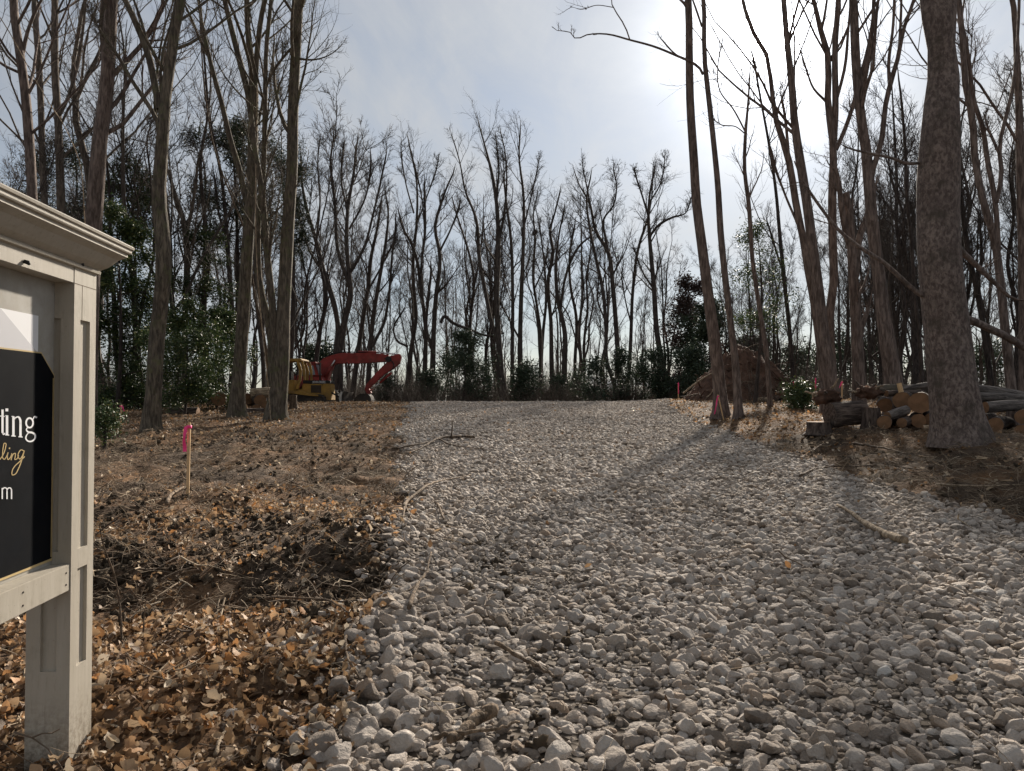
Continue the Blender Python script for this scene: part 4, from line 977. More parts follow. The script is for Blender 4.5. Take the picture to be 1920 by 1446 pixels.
# ---- evergreens
def leaf_faces(rng, C, size, elong=1.9, droop=0.0):
    """folded diamond leaves at C (n,3): two triangles each"""
    n = len(C)
    a = rng.normal(size=(n, 3)); a[:, 2] = a[:, 2] * 0.6 - droop; a /= np.linalg.norm(a, axis=1, keepdims=True)
    b = rng.normal(size=(n, 3)); b[:, 2] *= 0.5; b -= a * (a * b).sum(1, keepdims=True); b /= np.linalg.norm(b, axis=1, keepdims=True) + 1e-9
    nn = np.cross(a, b); s = (size * rng.uniform(0.6, 1.25, n))[:, None]
    V = np.stack([C - a * s * 0.5, C + b * s * 0.5 / elong + nn * s * 0.12, C + a * s * 0.5, C - b * s * 0.5 / elong + nn * s * 0.12], 1)
    i = np.arange(n)[:, None] * 4
    return V.reshape(-1, 3), np.concatenate([i + np.array([[0, 1, 2]]), i + np.array([[0, 2, 3]])])
def evergreen(name, label, px, d, ytop, ylow, wpx, nleaf, size, mat, group=None, seed=0, cat='evergreen', cone=0.35, droop=0.0, trunk=True, elong=1.9, tilt=0.0, dens=(26, 7, 5)):
    rng = np.random.default_rng(seed)
    q = at(px, 750, d); x0 = q[0]; z0 = gz(x0, d) - 0.05
    zt = at(px, ytop, d)[2]; zl = max(at(px, ylow, d)[2], z0 + 0.05); rad = wpx / 2 / F * d
    base = np.array([x0, d, z0])
    t = thing(name, label, cat, tuple(base), 0, group)
    H = zt - z0
    line = np.array([(x0 + 0.03 * H * math.sin(3 * q_) + tilt * q_ * H, d + 0.02 * H * math.cos(4 * q_), z0 + H * q_) for q_ in np.linspace(0, 1, 9)])
    rr = np.linspace(1, 0.12, 9) * max(0.05, H * 0.012)
    g = Geo(); g.tubes(line, rr, 7)
    lo = (zl - z0) / H
    P1, R1 = spawn(line[None], rr[None], dens[0], (lo, 0.97), (0.9, 1.5), (0.35, 1.75) if 'bush' in cat else (0.75, 1.5), 8, 0.4, (0.10 if 'bush' in cat else 0.03) - droop * 0.1, 0.14, rng, lenby=rad, minr=0.012)
    # shorten towards the top
    f = (P1[:, :1, 2] - zl) / max(0.01, zt - zl); f = np.clip(f, 0, 1)[..., None]
    prof = np.sqrt(np.clip(1 - (2 * f - 1) ** 2 * (1 - cone) - cone * f ** 1.4, 0.10, 1))
    P1 = P1[:, :1] + (P1 - P1[:, :1]) * prof
    g.tubes(P1, R1, 4)
    P2, R2 = spawn(P1, R1, dens[1], (0.25, 1), (0.5, 1.2), (0.25, 0.5), 5, 0.6, 0.0 - droop * 0.1, 0.2, rng, minr=0.006)
    g.tubes(P2, R2, 3)
    mesh_obj('trunk', g.mesh('trunk', origin=base), BARK_DARK, t)
    A = P2[:, 1:].reshape(-1, 3); A2 = P1[:, 5:].reshape(-1, 3); A = np.concatenate([A, A2])
    nleaf = int(nleaf * 1.25); size = size * 1.3
    C = A[rng.integers(0, len(A), nleaf)] + rng.normal(0, 0.05 + size * 1.0, (nleaf, 3))
    C[:, 2] = np.maximum(C[:, 2], z0 + 0.1)
    V, T = leaf_faces(rng, C, size, elong, droop)
    c = Geo(); c.add(V, tris=T)
    mesh_obj('leaves' if cat != 'pine' else 'needles', c.mesh('leaves', False, origin=base), mat, t)
    return t
HG = 'hollies in the understorey on the left'
evergreen('holly_tree', 'tall dark holly rising right behind the end of the sign', 215, 31, 395, 770, 190, 14000, 0.10, HOLLY, HG, 601)
evergreen('holly_tree', 'dense holly between the reddish trunk and the foot of the Y-forked tree', 255, 33, 520, 772, 150, 11000, 0.10, HOLLY, HG, 602)
evergreen('holly_tree', 'bushy holly with glinting leaves right of the Y-forked trunk', 345, 29, 560, 775, 150, 11000, 0.09, HOLLY, HG, 603)
evergreen('holly_tree', 'holly filling the gap left of the stacked-limb tree', 405, 33, 590, 770, 130, 9000, 0.10, HOLLY, HG, 604)
evergreen('holly_tree', 'thin high holly with open branches above the sign end', 240, 36, 300, 470, 150, 5000, 0.11, HOLLY, HG, 605, cone=0.2)
evergreen('holly_tree', 'holly with loose top among the thin trees behind the Y-forked tree', 375, 38, 440, 640, 150, 6000, 0.11, HOLLY, HG, 606, cone=0.3)
evergreen('holly_bush', 'low holly bush spilling over the leaves beside the post, at the far pink stake', 196, 17, 770, 812, 46, 1400, 0.06, HOLLY, HG, 607, dens=(12, 5, 4))
evergreen('pine_tree', 'dark pine with flat drooping boughs behind the stacked-limb tree', 430, 42, 235, 500, 215, 10500, 0.20, PINE, None, 608, cat='pine', cone=0.25, droop=0.25, elong=5)
evergreen('pine_tree', 'dark pine glimpsed above the sign cornice', 105, 44, 270, 470, 230, 6500, 0.20, PINE, None, 609, cat='pine', cone=0.2, droop=0.2, elong=5)
evergreen('pine_tree', 'narrow dark pine right behind the three-stemmed clump', 535, 46, 255, 480, 80, 5500, 0.18, PINE, None, 610, cat='pine', cone=0.2, droop=0.2, elong=5)
EG = 'dark evergreen bushes at the end of the drive'
for k, (px, d, yt, wd, n, lb) in enumerate([
    (868, 50, 632, 112, 7000, 'largest dark evergreen bush, in the middle of the tree line'), (800, 53, 705, 60, 2500, 'low dark evergreen bush left of the largest bush'),
    (985, 50, 690, 70, 4500, 'small paler evergreen bush just right of the tallest forked tree'), (1112, 50, 680, 66, 3500, 'rounded evergreen bush left of the leaning-topped tree'),
    (1165, 52, 660, 60, 3500, 'upright evergreen bush at the foot of the leaning-topped tree'), (1232, 50, 660, 84, 5000, 'broad dark evergreen bush left of the dirt mound'),
    (1050, 54, 712, 50, 2000, 'low evergreen bush in the shade between two groups of trees'), (1290, 48, 648, 96, 6000, 'dark evergreen bush close behind the left slope of the dirt mound'),
    (725, 58, 712, 60, 1800, 'dull evergreen bush behind the excavator bucket'),
    (838, 57, 668, 70, 2600, 'ragged evergreen bush at the left flank of the largest bush'), (905, 55, 690, 60, 2400, 'small ragged evergreen bush at the right flank of the largest bush'), (1080, 58, 700, 60, 1800, 'thin evergreen bush left of the rounded one'), (1200, 56, 690, 60, 2400, 'thin evergreen bush between the upright and the broad one')]):
    evergreen('evergreen_bush', lb, px, d, yt, 756, wd, int(n * 0.7), 0.14, HOLLY_FAR, EG, 620 + k, cat='evergreen bush', cone=0.45)
evergreen('evergreen_tree', 'russet brown leafy tree behind the two slim leaning trunks', 1288, 60, 520, 735, 120, 6500, 0.20, RUSSET, None, 640, cat='tree')
evergreen('evergreen_tree', 'dark evergreen tree between the russet tree and the slim leaning trunks', 1325, 56, 570, 745, 130, 9000, 0.18, HOLLY_FAR, None, 641, cat='tree')
evergreen('holly_tree', 'high-branched holly with open leafy sprays right of the two slim leaning trunks', 1418, 31, 425, 640, 150, 3600, 0.085, HOLLY, None, 642, cat='evergreen', cone=0.15)
evergreen('holly_bush', 'cut green holly boughs lying on the leaves beside the low stump', 1492, 26, 728, 768, 66, 3000, 0.08, HOLLY, None, 643, cat='evergreen bush', dens=(14, 6, 4))
for k, (px, d, yt, wd) in enumerate([(1480, 85, 655, 120), (1400, 90, 640, 120), (1640, 88, 650, 170), (1830, 84, 660, 200), (590, 84, 660, 120), (1560, 95, 645, 150)]):
    evergreen('evergreen_tree', 'blurred dark evergreen far off among the right-hand trunks' if px > 700 else 'blurred dark evergreen far behind the bulldozer', px, d, yt, 752, wd, 5000, 0.28, HOLLY_FAR, 'far evergreens seen between the trunks on the right' if px > 700 else None, 650 + k, cat='evergreen')

# ------------------------------------------------------------------ the sign
P0 = at(137, 752, 3.0)
SU = np.array([-0.0847, 0.9964, 0.0]); SO = np.array([0.9964, 0.0847, 0.0])      # along the sign, out of its face
SB = np.array([P0[0], P0[1], gz(P0[0], P0[1]) - 0.02])
sign = thing('sign', 'cream wooden sign with moulded cornice and black printed panel at the left margin', 'sign', tuple(SB))
SM = Matrix(((SO[0], SU[0], 0), (SO[1], SU[1], 0), (0, 0, 1))).to_4x4()
sign.rotation_euler = SM.to_euler()
z0 = SB[2]
def zl(v): return v - z0                                   # world height -> height on the sign
T_, W_, RC = 0.170, 0.186, 0.014                           # post: thickness, width along the sign, recess depth
def framed_post(g, s0, s1):
    """a post with recessed panels: a core with stiles and rails standing proud"""
    o0, o1 = -T_, 0.0
    rows_ = [(0.0, 0.395), (0.795, 0.875), (1.82, zl(2.045))]
    pk = [(0.395, 0.795), (0.875, 1.82)]
    g.box(o0 + RC, o1 - RC, s0 + RC, s1 - RC, 0.0, zl(2.045))
    for a, b in rows_:
        g.box(o1 - RC, o1, s0, s1, a, b); g.box(o0, o0 + RC, s0, s1, a, b)
        g.box(o0 + RC, o1 - RC, s0, s0 + RC, a, b); g.box(o0 + RC, o1 - RC, s1 - RC, s1, a, b)
    for a, b in pk:
        for sa, sb in ((s0, s0 + 0.052), (s1 - 0.052, s1)):
            g.box(o1 - RC, o1, sa, sb, a, b); g.box(o0, o0 + RC, sa, sb, a, b)
        for oa, ob in ((o0 + RC, o0 + 0.055), (o1 - 0.052, o1 - RC)):
            g.box(oa, ob, s0, s0 + RC, a, b); g.box(oa, ob, s1 - RC, s1, a, b)
def bevelled(me, w=0.003):
    b = bmesh.new(); b.from_mesh(me); bmesh.ops.remove_doubles(b, verts=b.verts, dist=1e-5)
    bmesh.ops.bevel(b, geom=[e for e in b.edges if e.is_manifold and e.calc_face_angle(0) > 0.5], offset=w, segments=2, affect='EDGES', clamp_overlap=True)
    b.to_mesh(me); b.free(); return me
LEN = 2.15
for s0 in (0.0, -LEN - W_):
    g = Geo(); framed_post(g, s0, s0 + W_)
    mesh_obj('post', g.mesh('post', False), PAINT, sign)
g = Geo(); g.box(-0.1, -0.004, -LEN, -0.001, zl(0.735), zl(0.842))
mesh_obj('rail', bevelled(g.mesh('rail', False)), PAINT, sign)
g = Geo(); g.box(-0.115, -0.002, -LEN, -0.001, zl(1.982), zl(2.045))
mesh_obj('frieze', g.mesh('frieze', False), PAINT, sign)
g = Geo(); g.box(-0.096, -0.076, -LEN + 0.001, -0.002, zl(0.8425), zl(1.9815))
mesh_obj('backing_board', g.mesh('backing_board', False), BOARD, sign)
# cornice: moulded profile swept round the two ends
prof = [(0.002, 2.045), (0.012, 2.048), (0.014, 2.058), (0.008, 2.063), (0.016, 2.068), (0.034, 2.082), (0.048, 2.098), (0.064, 2.120), (0.084, 2.134), (0.091, 2.139), (0.091, 2.153), (0.101, 2.155), (0.104, 2.160), (0.104, 2.172), (0.111, 2.175), (0.113, 2.184), (0.108, 2.190), (0.05, 2.196)]
V, Qd = [], []
def loop(o, z):
    a0, a1, b0, b1 = -LEN - W_ - o, W_ + o, -T_ - o, o
    return [(b1, a0, zl(z)), (b1, a1, zl(z)), (b0, a1, zl(z)), (b0, a0, zl(z))]
for o, z in prof: V += loop(o, z)
for k in range(len(prof) - 1):
    for j in range(4): Qd.append((k * 4 + j, k * 4 + (j + 1) % 4, k * 4 + 4 + (j + 1) % 4, k * 4 + 4 + j))
e = len(V) - 4; Qd.append((e, e + 1, e + 2, e + 3)); Qd.append((3, 2, 1, 0))
g = Geo(); g.add(V, Qd); mesh_obj('cornice', g.mesh('cornice', False), PAINT, sign)
def on_panel(px, py, o=-0.0745):
    """photo position -> (s, z) on the printed panel"""
    r = ray(px, py); n = SO; c0 = np.array([P0[0], P0[1], 0]) + SO * o
    cam_ = np.array([0, 0, EYE]); tt = np.dot(c0 - cam_, n) / np.dot(r, n)
    q = cam_ + r * tt; return np.dot(q - np.array([P0[0], P0[1], 0]), SU), q[2] - z0
def panel_poly(name, pts, mat, o, th=0.0015, extend=None):
    poly = [on_panel(*p) for p in pts] if not extend else extend
    g = Geo(); n = len(poly)
    V = [(o + th, s, z) for s, z in poly] + [(o, s, z) for s, z in poly]
    b = bmesh.new(); vs = [b.verts.new((0, s, z)) for s, z in poly]; f = b.faces.new(vs); bmesh.ops.triangulate(b, faces=[f]); b.verts.index_update()
    tr = [tuple(v.index for v in q.verts) for q in b.faces]; b.free()
    g.add(V, [(k, n + k, n + (k + 1) % n, (k + 1) % n) for k in range(n)], tr)
    return mesh_obj(name, g.mesh(name, False), mat, sign)
a = on_panel(72, 590); b_ = on_panel(0, 545); top_z = on_panel(70, 592)[1]; bl = on_panel(75, 663); br = on_panel(102, 705); bb = on_panel(101, 1047)
panel_poly('white_print', None, WHITEP, -0.0758, extend=[(-1.6, top_z), (a[0], top_z), (a[0], bl[1] - 0.012), (-1.6, bl[1] - 0.012)])
panel_poly('grey_print', None, GREYP, -0.0740, extend=[(-0.9, top_z - 0.001), on_panel(0, 597), on_panel(68, 652), (bl[0] - 0.01, bl[1] - 0.006), (-0.9, bl[1] - 0.006)][::-1] if False else [(on_panel(0, 597)[0], top_z - 0.001), (on_panel(69, 655)[0], bl[1] + 0.003), (-0.7, bl[1] + 0.003), (-0.7, top_z - 0.001)])
panel_poly('gold_border', None, GOLDP, -0.0726, extend=[(-2.0, bl[1] + 0.006), (bl[0] + 0.004, bl[1] + 0.006), (-0.0045, br[1] + 0.004), (-0.0045, bb[1] - 0.004), (-2.0, bb[1] - 0.004)])
panel_poly('black_print', None, BLACKP, -0.0710, extend=[(-1.99, bl[1]), (bl[0], bl[1]), (-0.011, br[1]), (-0.011, bb[1] + 0.006), (-1.99, bb[1] + 0.006)])
panel_poly('gold_line', None, GOLDP, -0.0694, extend=[(-0.019, br[1] - 0.01), (-0.0165, br[1] - 0.01), (-0.0165, bb[1] + 0.012), (-0.019, bb[1] + 0.012)])
def stroke(g, pts, wd, o=-0.0690, sub=0):
    """flat lettering stroke: photo points, width in photo px (number or per-point list)"""
    pts = np.array([(x, y, (wd[k] if np.ndim(wd) else wd)) for k, (x, y) in enumerate(pts)], float)
    if sub: pts = resample(np.c_[pts[:, :2], pts[:, 2]], sub)
    d = np.gradient(pts[:, :2], axis=0); nrm = np.c_[-d[:, 1], d[:, 0]]; nrm /= np.linalg.norm(nrm, axis=1, keepdims=True) + 1e-9
    Lp, Rp = pts[:, :2] + nrm * pts[:, 2:] / 2, pts[:, :2] - nrm * pts[:, 2:] / 2
    V = []
    for q in np.concatenate([Lp, Rp]):
        s, z = on_panel(*q); V.append((o + 0.0012, s, z))
    n = len(pts); g.add(V, [(k, n + k, n + k + 1, k + 1) for k in range(n - 1)])
def poly_ring(cx, cy, rx, ry, n=20, a0=0, a1=360):
    return [(cx + rx * math.cos(R_(a)), cy + ry * math.sin(R_(a))) for a in np.linspace(a0, a1, n)]
# serif "ting"
g = Geo()
stroke(g, [(1, 768), (1, 812)], 4.4); stroke(g, [(-5, 780), (5, 781)], 1.8); stroke(g, [(1, 810), (3, 815), (6, 812)], 2.2, sub=8)
stroke(g, [(9.5, 779), (9.5, 815)], 4.6); stroke(g, [(6.5, 779.5), (10, 779.5)], 1.8); stroke(g, [(6, 815.5), (13.5, 816)], 2.0); stroke(g, [(9.2, 766), (9.2, 771.5)], 5.2)
stroke(g, [(21.5, 781), (21.5, 817)], 4.6); stroke(g, [(18, 781), (22, 781)], 1.8); stroke(g, [(17.5, 817.5), (25.8, 818)], 2.0)
stroke(g, [(22, 789), (26, 783), (31, 782), (34.3, 787), (34.8, 795)], [1.8, 2.2, 3.2, 4.2, 4.6], sub=14); stroke(g, [(34.8, 793), (34.8, 819)], 4.6); stroke(g, [(31, 819), (38.8, 819.6)], 2.0)
stroke(g, poly_ring(52, 793, 6.6, 9.0), 3.3); stroke(g, [(58, 787), (62, 781), (65.5, 783.5)], [1.8, 2.6, 3.6], sub=8)
stroke(g, [(48.5, 801), (46, 806), (49, 810), (57, 811.5), (62, 815), (62, 822), (56, 827.5), (48.5, 827), (45, 822.5), (46.5, 816), (50.5, 811.5)], [2, 2.4, 3.4, 3.6, 3.6, 3.2, 2.8, 2.8, 2.8, 2.2, 1.8], sub=40)
mesh_obj('lettering', g.mesh('lettering', False), WHITEP, sign)
# gold script "ling"
g = Geo()
stroke(g, [(-4, 862), (2, 853), (7, 838), (7.5, 832), (5, 831), (2.5, 838), (1.2, 850), (1.5, 859), (4, 861.5), (8, 857), (11, 850)], 1.7, sub=40)
stroke(g, [(11.5, 848.5), (10, 857), (11.5, 862), (15, 859), (18.5, 851.5)], 1.8, sub=18); stroke(g, [(13.6, 842), (14.8, 839.5)], 2.6)
stroke(g, [(18.5, 850), (17.2, 863)], 1.8); stroke(g, [(17.5, 860), (22, 851), (25, 850), (25, 856), (24.3, 862), (27.5, 861), (31.5, 854)], 1.7, sub=24)
stroke(g, [(41.5, 846), (36.5, 843.5), (31.5, 849), (30.5, 857.5), (33.5, 861), (38, 855.5), (41.5, 846.5)], 1.7, sub=24)
stroke(g, [(42.2, 845), (37.5, 862), (31, 879), (24.5, 889.5), (19.5, 891), (19, 884), (24, 874.5), (33, 866), (43, 856)], 1.8, sub=34)
mesh_obj('lettering', g.mesh('lettering', False), GOLDP, sign)
g = Geo()
for pts in ([(0.5, 915), (0.5, 936)], [(9.5, 918), (9.5, 936)], [(18, 918), (18, 936)]): stroke(g, pts, 2.4)
stroke(g, [(0.5, 919), (4, 914.8), (8, 915.5), (9.5, 920)], 2.2, sub=10); stroke(g, [(9.5, 919), (12.5, 915), (16.5, 915.6), (18, 920)], 2.2, sub=10)
mesh_obj('lettering', g.mesh('lettering', False), WHITEP, sign)
for px, py in ((45, 490), (148, 493)):
    s, z = on_panel(px, py, 0.0)
    g = Geo(); g.tubes(np.array([(-0.001, s, z), (0.012, s + 0.004, z - 0.004), (0.016, s + 0.006, z - 0.012)]), np.array([0.007, 0.008, 0.004]), 8, cap=True); mesh_obj('nail', g.mesh('nail'), BLACKM, sign)

for sy in (-0.03, -0.33):
    for zz_ in (0.765, 0.812):
        g = Geo(); g.tubes(np.array([(-0.0045, sy, zl(zz_)), (-0.0015, sy, zl(zz_))]), np.array([0.0042, 0.0036]), 8, cap=True); mesh_obj('screw', g.mesh('screw'), STEEL, sign)
for s0 in (0.0, -LEN - W_):
    g = Geo(); g.box(0.0002, 0.0008, s0 + 0.002, s0 + W_ - 0.002, zl(1.9785), zl(1.9815)); g.box(0.0002, 0.0008, s0 + W_ * 0.34, s0 + W_ * 0.34 + 0.0022, zl(1.83), zl(1.978)); mesh_obj('joint', g.mesh('joint', False), GRILLE, sign)
# ------------------------------------------------------------------ survey stakes
def stake(px, py, h, label, ribbon='hang', tilt=(0, 0), d=None, drop=0.42, wmul=1.0):
    b = gp(px, py) if d is None else np.array([*(at(px, 750, d)[:2]), gz(at(px, 750, d)[0], d)])
    t = thing('survey_stake', label, 'stake', tuple(b), 0, 'pink-flagged survey stakes')
    t.rotation_euler = (tilt[1], tilt[0], 0)
    wd = 0.019 * wmul
    g = Geo(); g.box(-wd, wd, -wd * 0.55, wd * 0.55, -0.15, h)
    mesh_obj('lath', bevelled(g.mesh('lath', False)), LATH, t)
    g = Geo()
    e = wd * 1.35
    g.box(-e, e, -e * 0.75, e * 0.75, h - 0.075, h - 0.035)
    rng = np.random.default_rng(int(px))
    for sgn, ln in ((-1, drop), (-1, drop * 0.86)):
        n = 9; q = np.linspace(0, 1, n)
        if ribbon == 'hang': x = -e - 0.018 * np.sin(np.clip(q * 4, 0, 1.57)) - 0.006 * np.sin(q * 7 + ln * 9); z = h - 0.05 - ln * q
        elif ribbon == 'fly': x = e + ln * 0.55 * q + 0.02 * np.sin(q * 6); z = h - 0.05 - ln * q * 0.75
        elif ribbon == 'droop': x = -e - ln * 0.42 * q; z = h - 0.05 - ln * q
        else: x = 0.004 * np.sin(q * 9); z = h + 0.02 - ln * q
        y = -e * 0.8 - 0.012 * np.sin(q * 5 + ln * 20) - 0.01
        wv = 0.020 * (1 + 0.15 * np.sin(q * 8))
        V = np.concatenate([np.stack([x - wv, y, z], 1), np.stack([x + wv, y + 0.01 * np.cos(q * 7), z + 0.004], 1)])
        g.add(V, [(k, n + k, n + k + 1, k + 1) for k in range(n - 1)])
    mesh_obj('ribbon', g.mesh('ribbon'), PINK, t)
stake(352, 931, 0.95, 'nearest stake with a pink ribbon hanging down its left side, on the cleared ground', 'hang', (0.012, 0), drop=0.33)
stake(226, 797, 0.66, 'small stake with a pink ribbon flying right, beyond the end of the sign', 'fly', (0.01, 0), drop=0.26, wmul=1.2)
stake(1357, 788, 0.86, 'leaning stake whose pink ribbon droops, before the slim leaning trunks', 'droop', (-0.22, 0), drop=0.55)
stake(1272, 752, 0.95, 'distant upright stake with a pink ribbon, left of the dirt mound', 'wrap', (0, 0), d=39, drop=0.6, wmul=1.3)
stake(1487, 745, 0.95, 'short flagged stake behind the cut holly boughs', 'wrap', (0, 0), d=30, drop=0.3, wmul=1.2)
stake(1529, 745, 1.0, 'flagged stake close behind the large root ball', 'wrap', (0, 0), d=30, drop=0.5, wmul=1.2)
stake(1578, 745, 0.98, 'flagged stake between the two root balls, with a short fluttering ribbon', 'droop', (0.03, 0), d=27, drop=0.3, wmul=1.2)

# ------------------------------------------------------------------ sticks
def stick(name, label, pts, r0, r1, mat, forks=(), lift=0.02, cat='stick', K=18, arch=0.0):
    """a fallen branch lying along photo points"""
    W = np.array([gp(x, y) for x, y in pts])
    W[:, 2] += r0 * 0.7 + lift + 0.05 * onroad(W[:, 0], W[:, 1])
    c = resample(W, K); q = np.linspace(0, 1, K)
    gzv = G(c[:, 0], c[:, 1]) + 0.05 * onroad(c[:, 0], c[:, 1])
    c[:, 2] = np.maximum(c[:, 2], gzv + r0 * 0.4) + arch * np.sin(q * math.pi)
    rng = np.random.default_rng(int(pts[0][0] * 3))
    c += rng.normal(0, r0 * 0.25, c.shape)
    base = c[0].copy()
    rr = r0 + (r1 - r0) * q; rr = rr * (1 + 0.12 * np.sin(q * 23))
    g = Geo(); g.tubes(c, rr, 8, cap=True, lobes=0.05)
    ob = mesh_obj(name, g.mesh(name, origin=base), mat, None, tuple(base)); tag(ob, label, cat)
    for f in forks:
        k0 = int(f[0] * (K - 1)); end = gp(*f[1][-1]) if not isinstance(f[1], np.ndarray) else None
        if end is not None:
            mids = [c[k0]] + [gp(*p) + np.array([0, 0, r0 + lift]) for p in f[1]]
        else: mids = [c[k0], c[k0] + f[1] * 0.5 + rng.normal(0, 0.01, 3), c[k0] + f[1]]
        m = resample(np.array(mids), 8); g2 = Geo(); g2.tubes(m, np.linspace(rr[k0] * 0.7, r1 * 0.6, 8), 6, cap=True)
        mesh_obj('fork', g2.mesh('fork', origin=base), mat, ob)
    return ob
stick('dead_branch', 'pale barkless branch lying alone on the stones at the right', [(1570, 960), (1590, 973), (1615, 992), (1645, 1012), (1672, 1024), (1696, 1034)], 0.014, 0.042, STICK, lift=0.04)
stick('dead_branch', 'forked dark branch with an upright stub lying across the left of the drive', [(889, 829), (869, 828), (840, 829), (810, 838), (770, 847), (734, 849)], 0.035, 0.016, STICK_DARK, [(0.22, np.array([0.02, 0, 0.42])), (0.4, [(860, 845), (905, 850)]), (0.6, [(770, 856), (745, 858)])], lift=0.06)
stick('dead_branch', 'curved brown root running from the soil onto the stones, left of the drive', [(759, 965), (768, 948), (786, 936), (803, 926), (832, 915), (883, 904)], 0.022, 0.007, STICK_MID, [(0.05, [(757, 978), (755, 996)]), (0.08, [(768, 978), (774, 992)])], lift=0.05)
stick('stick', 'short brown stick on the stones just right of the curved root', [(821, 962), (826, 975), (832, 992)], 0.016, 0.010, STICK_MID, lift=0.05)
stick('dead_branch', 'thick brown branch at the bottom edge among the loose stones', [(846, 1441), (862, 1427), (890, 1403), (908, 1391), (926, 1379)], 0.018, 0.030, STICK_MID, lift=0.05)
stick('stick', 'long thin twig at the bottom edge crossing toward the stones', [(812, 1438), (844, 1434), (890, 1427), (937, 1419), (975, 1405)], 0.010, 0.005, STICK_MID, lift=0.06)
stick('stick', 'straight brown stick slanting over the stones above the thick brown branch', [(930, 1244), (955, 1262), (985, 1281), (1014, 1298), (1040, 1316)], 0.013, 0.007, STICK_MID, lift=0.06)
stick('stick', 'long arched root along the foot of the dark berm', [(498, 1136), (540, 1150), (594, 1153), (630, 1161), (655, 1172)], 0.010, 0.005, STICK_MID, lift=0.05, arch=0.05)
stick('dead_branch', 'upright brown root sticking out of the stone heap at the corner of the drive', [(767, 1172), (775, 1147), (788, 1118), (803, 1087), (808, 1060)], 0.014, 0.007, STICK_MID, [(0.5, [(765, 1125), (748, 1130)]), (0.75, [(780, 1080), (762, 1068)])], lift=0.05)
stick('stick', 'crooked brown twig among the leaves next to the loose stones', [(672, 1184), (650, 1215), (648, 1240), (652, 1262), (676, 1310)], 0.010, 0.005, STICK_MID, lift=0.05)
stick('stick', 'crooked stick by the foot of the nearest stake', [(312, 953), (319, 938), (334, 925), (352, 918)], 0.022, 0.010, STICK_MID, lift=0.03)
stick('stick', 'bent white twig standing in the leaves at the bottom edge', [(404, 1440), (409, 1418), (416, 1402), (432, 1388)], 0.009, 0.004, STICK, lift=0.04)
stick('stick', 'pale twig curving through the leaves between the post and the loose stones', [(530, 1266), (520, 1285), (534, 1301), (552, 1311)], 0.009, 0.004, STICK, lift=0.05)
stick('stick', 'slender root lying over the brush edge of the drive at right', [(1500, 905), (1560, 885), (1640, 880), (1720, 888)], 0.020, 0.008, STICK_DARK, lift=0.05)
stick('stick', 'long straight straw-coloured stick on the bank at the right margin', [(1755, 918), (1830, 921), (1918, 920)], 0.014, 0.008, STICK, lift=0.06)
stick('stick', 'weathered stick on the bank below the log pile', [(1600, 838), (1650, 846), (1700, 858)], 0.03, 0.012, STICK_DARK, lift=0.05)
# upright saplings beside the post
def sapling(label, pts, d, r):
    b = gp(*pts[0]) if d is None else None; d = b[1] if d is None else d
    W = np.array([at(x, y, d + 0.1 * math.sin(k)) for k, (x, y) in enumerate(pts)]); W[0, 2] = gz(W[0, 0], W[0, 1]) - 0.02
    c = resample(W, 20); g = Geo(); g.tubes(c, np.linspace(r, r * 0.35, 20), 6)
    rng = np.random.default_rng(int(pts[0][0]))
    P1, R1 = spawn(c[None], np.linspace(r, r * 0.4, 20)[None], 5, (0.3, 1), (0.5, 1.0), (0.15, 0.35), 6, 0.5, 0.08, 0.15, rng, minr=r * 0.3); g.tubes(P1, R1, 4)
    tag(mesh_obj('sapling', g.mesh('sapling', origin=c[0]), STICK_DARK, None, tuple(c[0])), label, 'sapling')
sapling('thin bent sapling standing right beside the post of the sign', [(229, 1212), (224, 1130), (212, 1070), (196, 1030), (186, 985)], None, 0.008)
sapling('very thin straight sapling in the leaves just right of the first one', [(268, 1195), (270, 1160), (275, 1120)], None, 0.006)
# climbing vines in front of the left trees
def vine(label, pts, d, r):
    W = np.array([at(x, y, d + 0.3 * math.sin(k * 1.3)) for k, (x, y) in enumerate(pts)]); W[0, 2] = min(W[0, 2], gz(W[0, 0], W[0, 1]))
    c = resample(W, 40); g = Geo(); g.tubes(c, np.full(40, r), 5)
    tag(mesh_obj('vine', g.mesh('vine', origin=c[0]), STICK, None, tuple(c[0])), label, 'vine')
vine('pale bare vine arching up past the sign cornice', [(165, 790), (163, 520), (158, 400), (148, 300), (125, 245), (90, 190), (50, 120), (10, 48), (-30, -10)], 17, 0.011)
vine('straight light vine hanging between the stacked-limb tree and the clump', [(508, 765), (500, 690), (490, 600), (482, 500), (479, 380), (480, 300), (482, 160)], 25.5, 0.018)

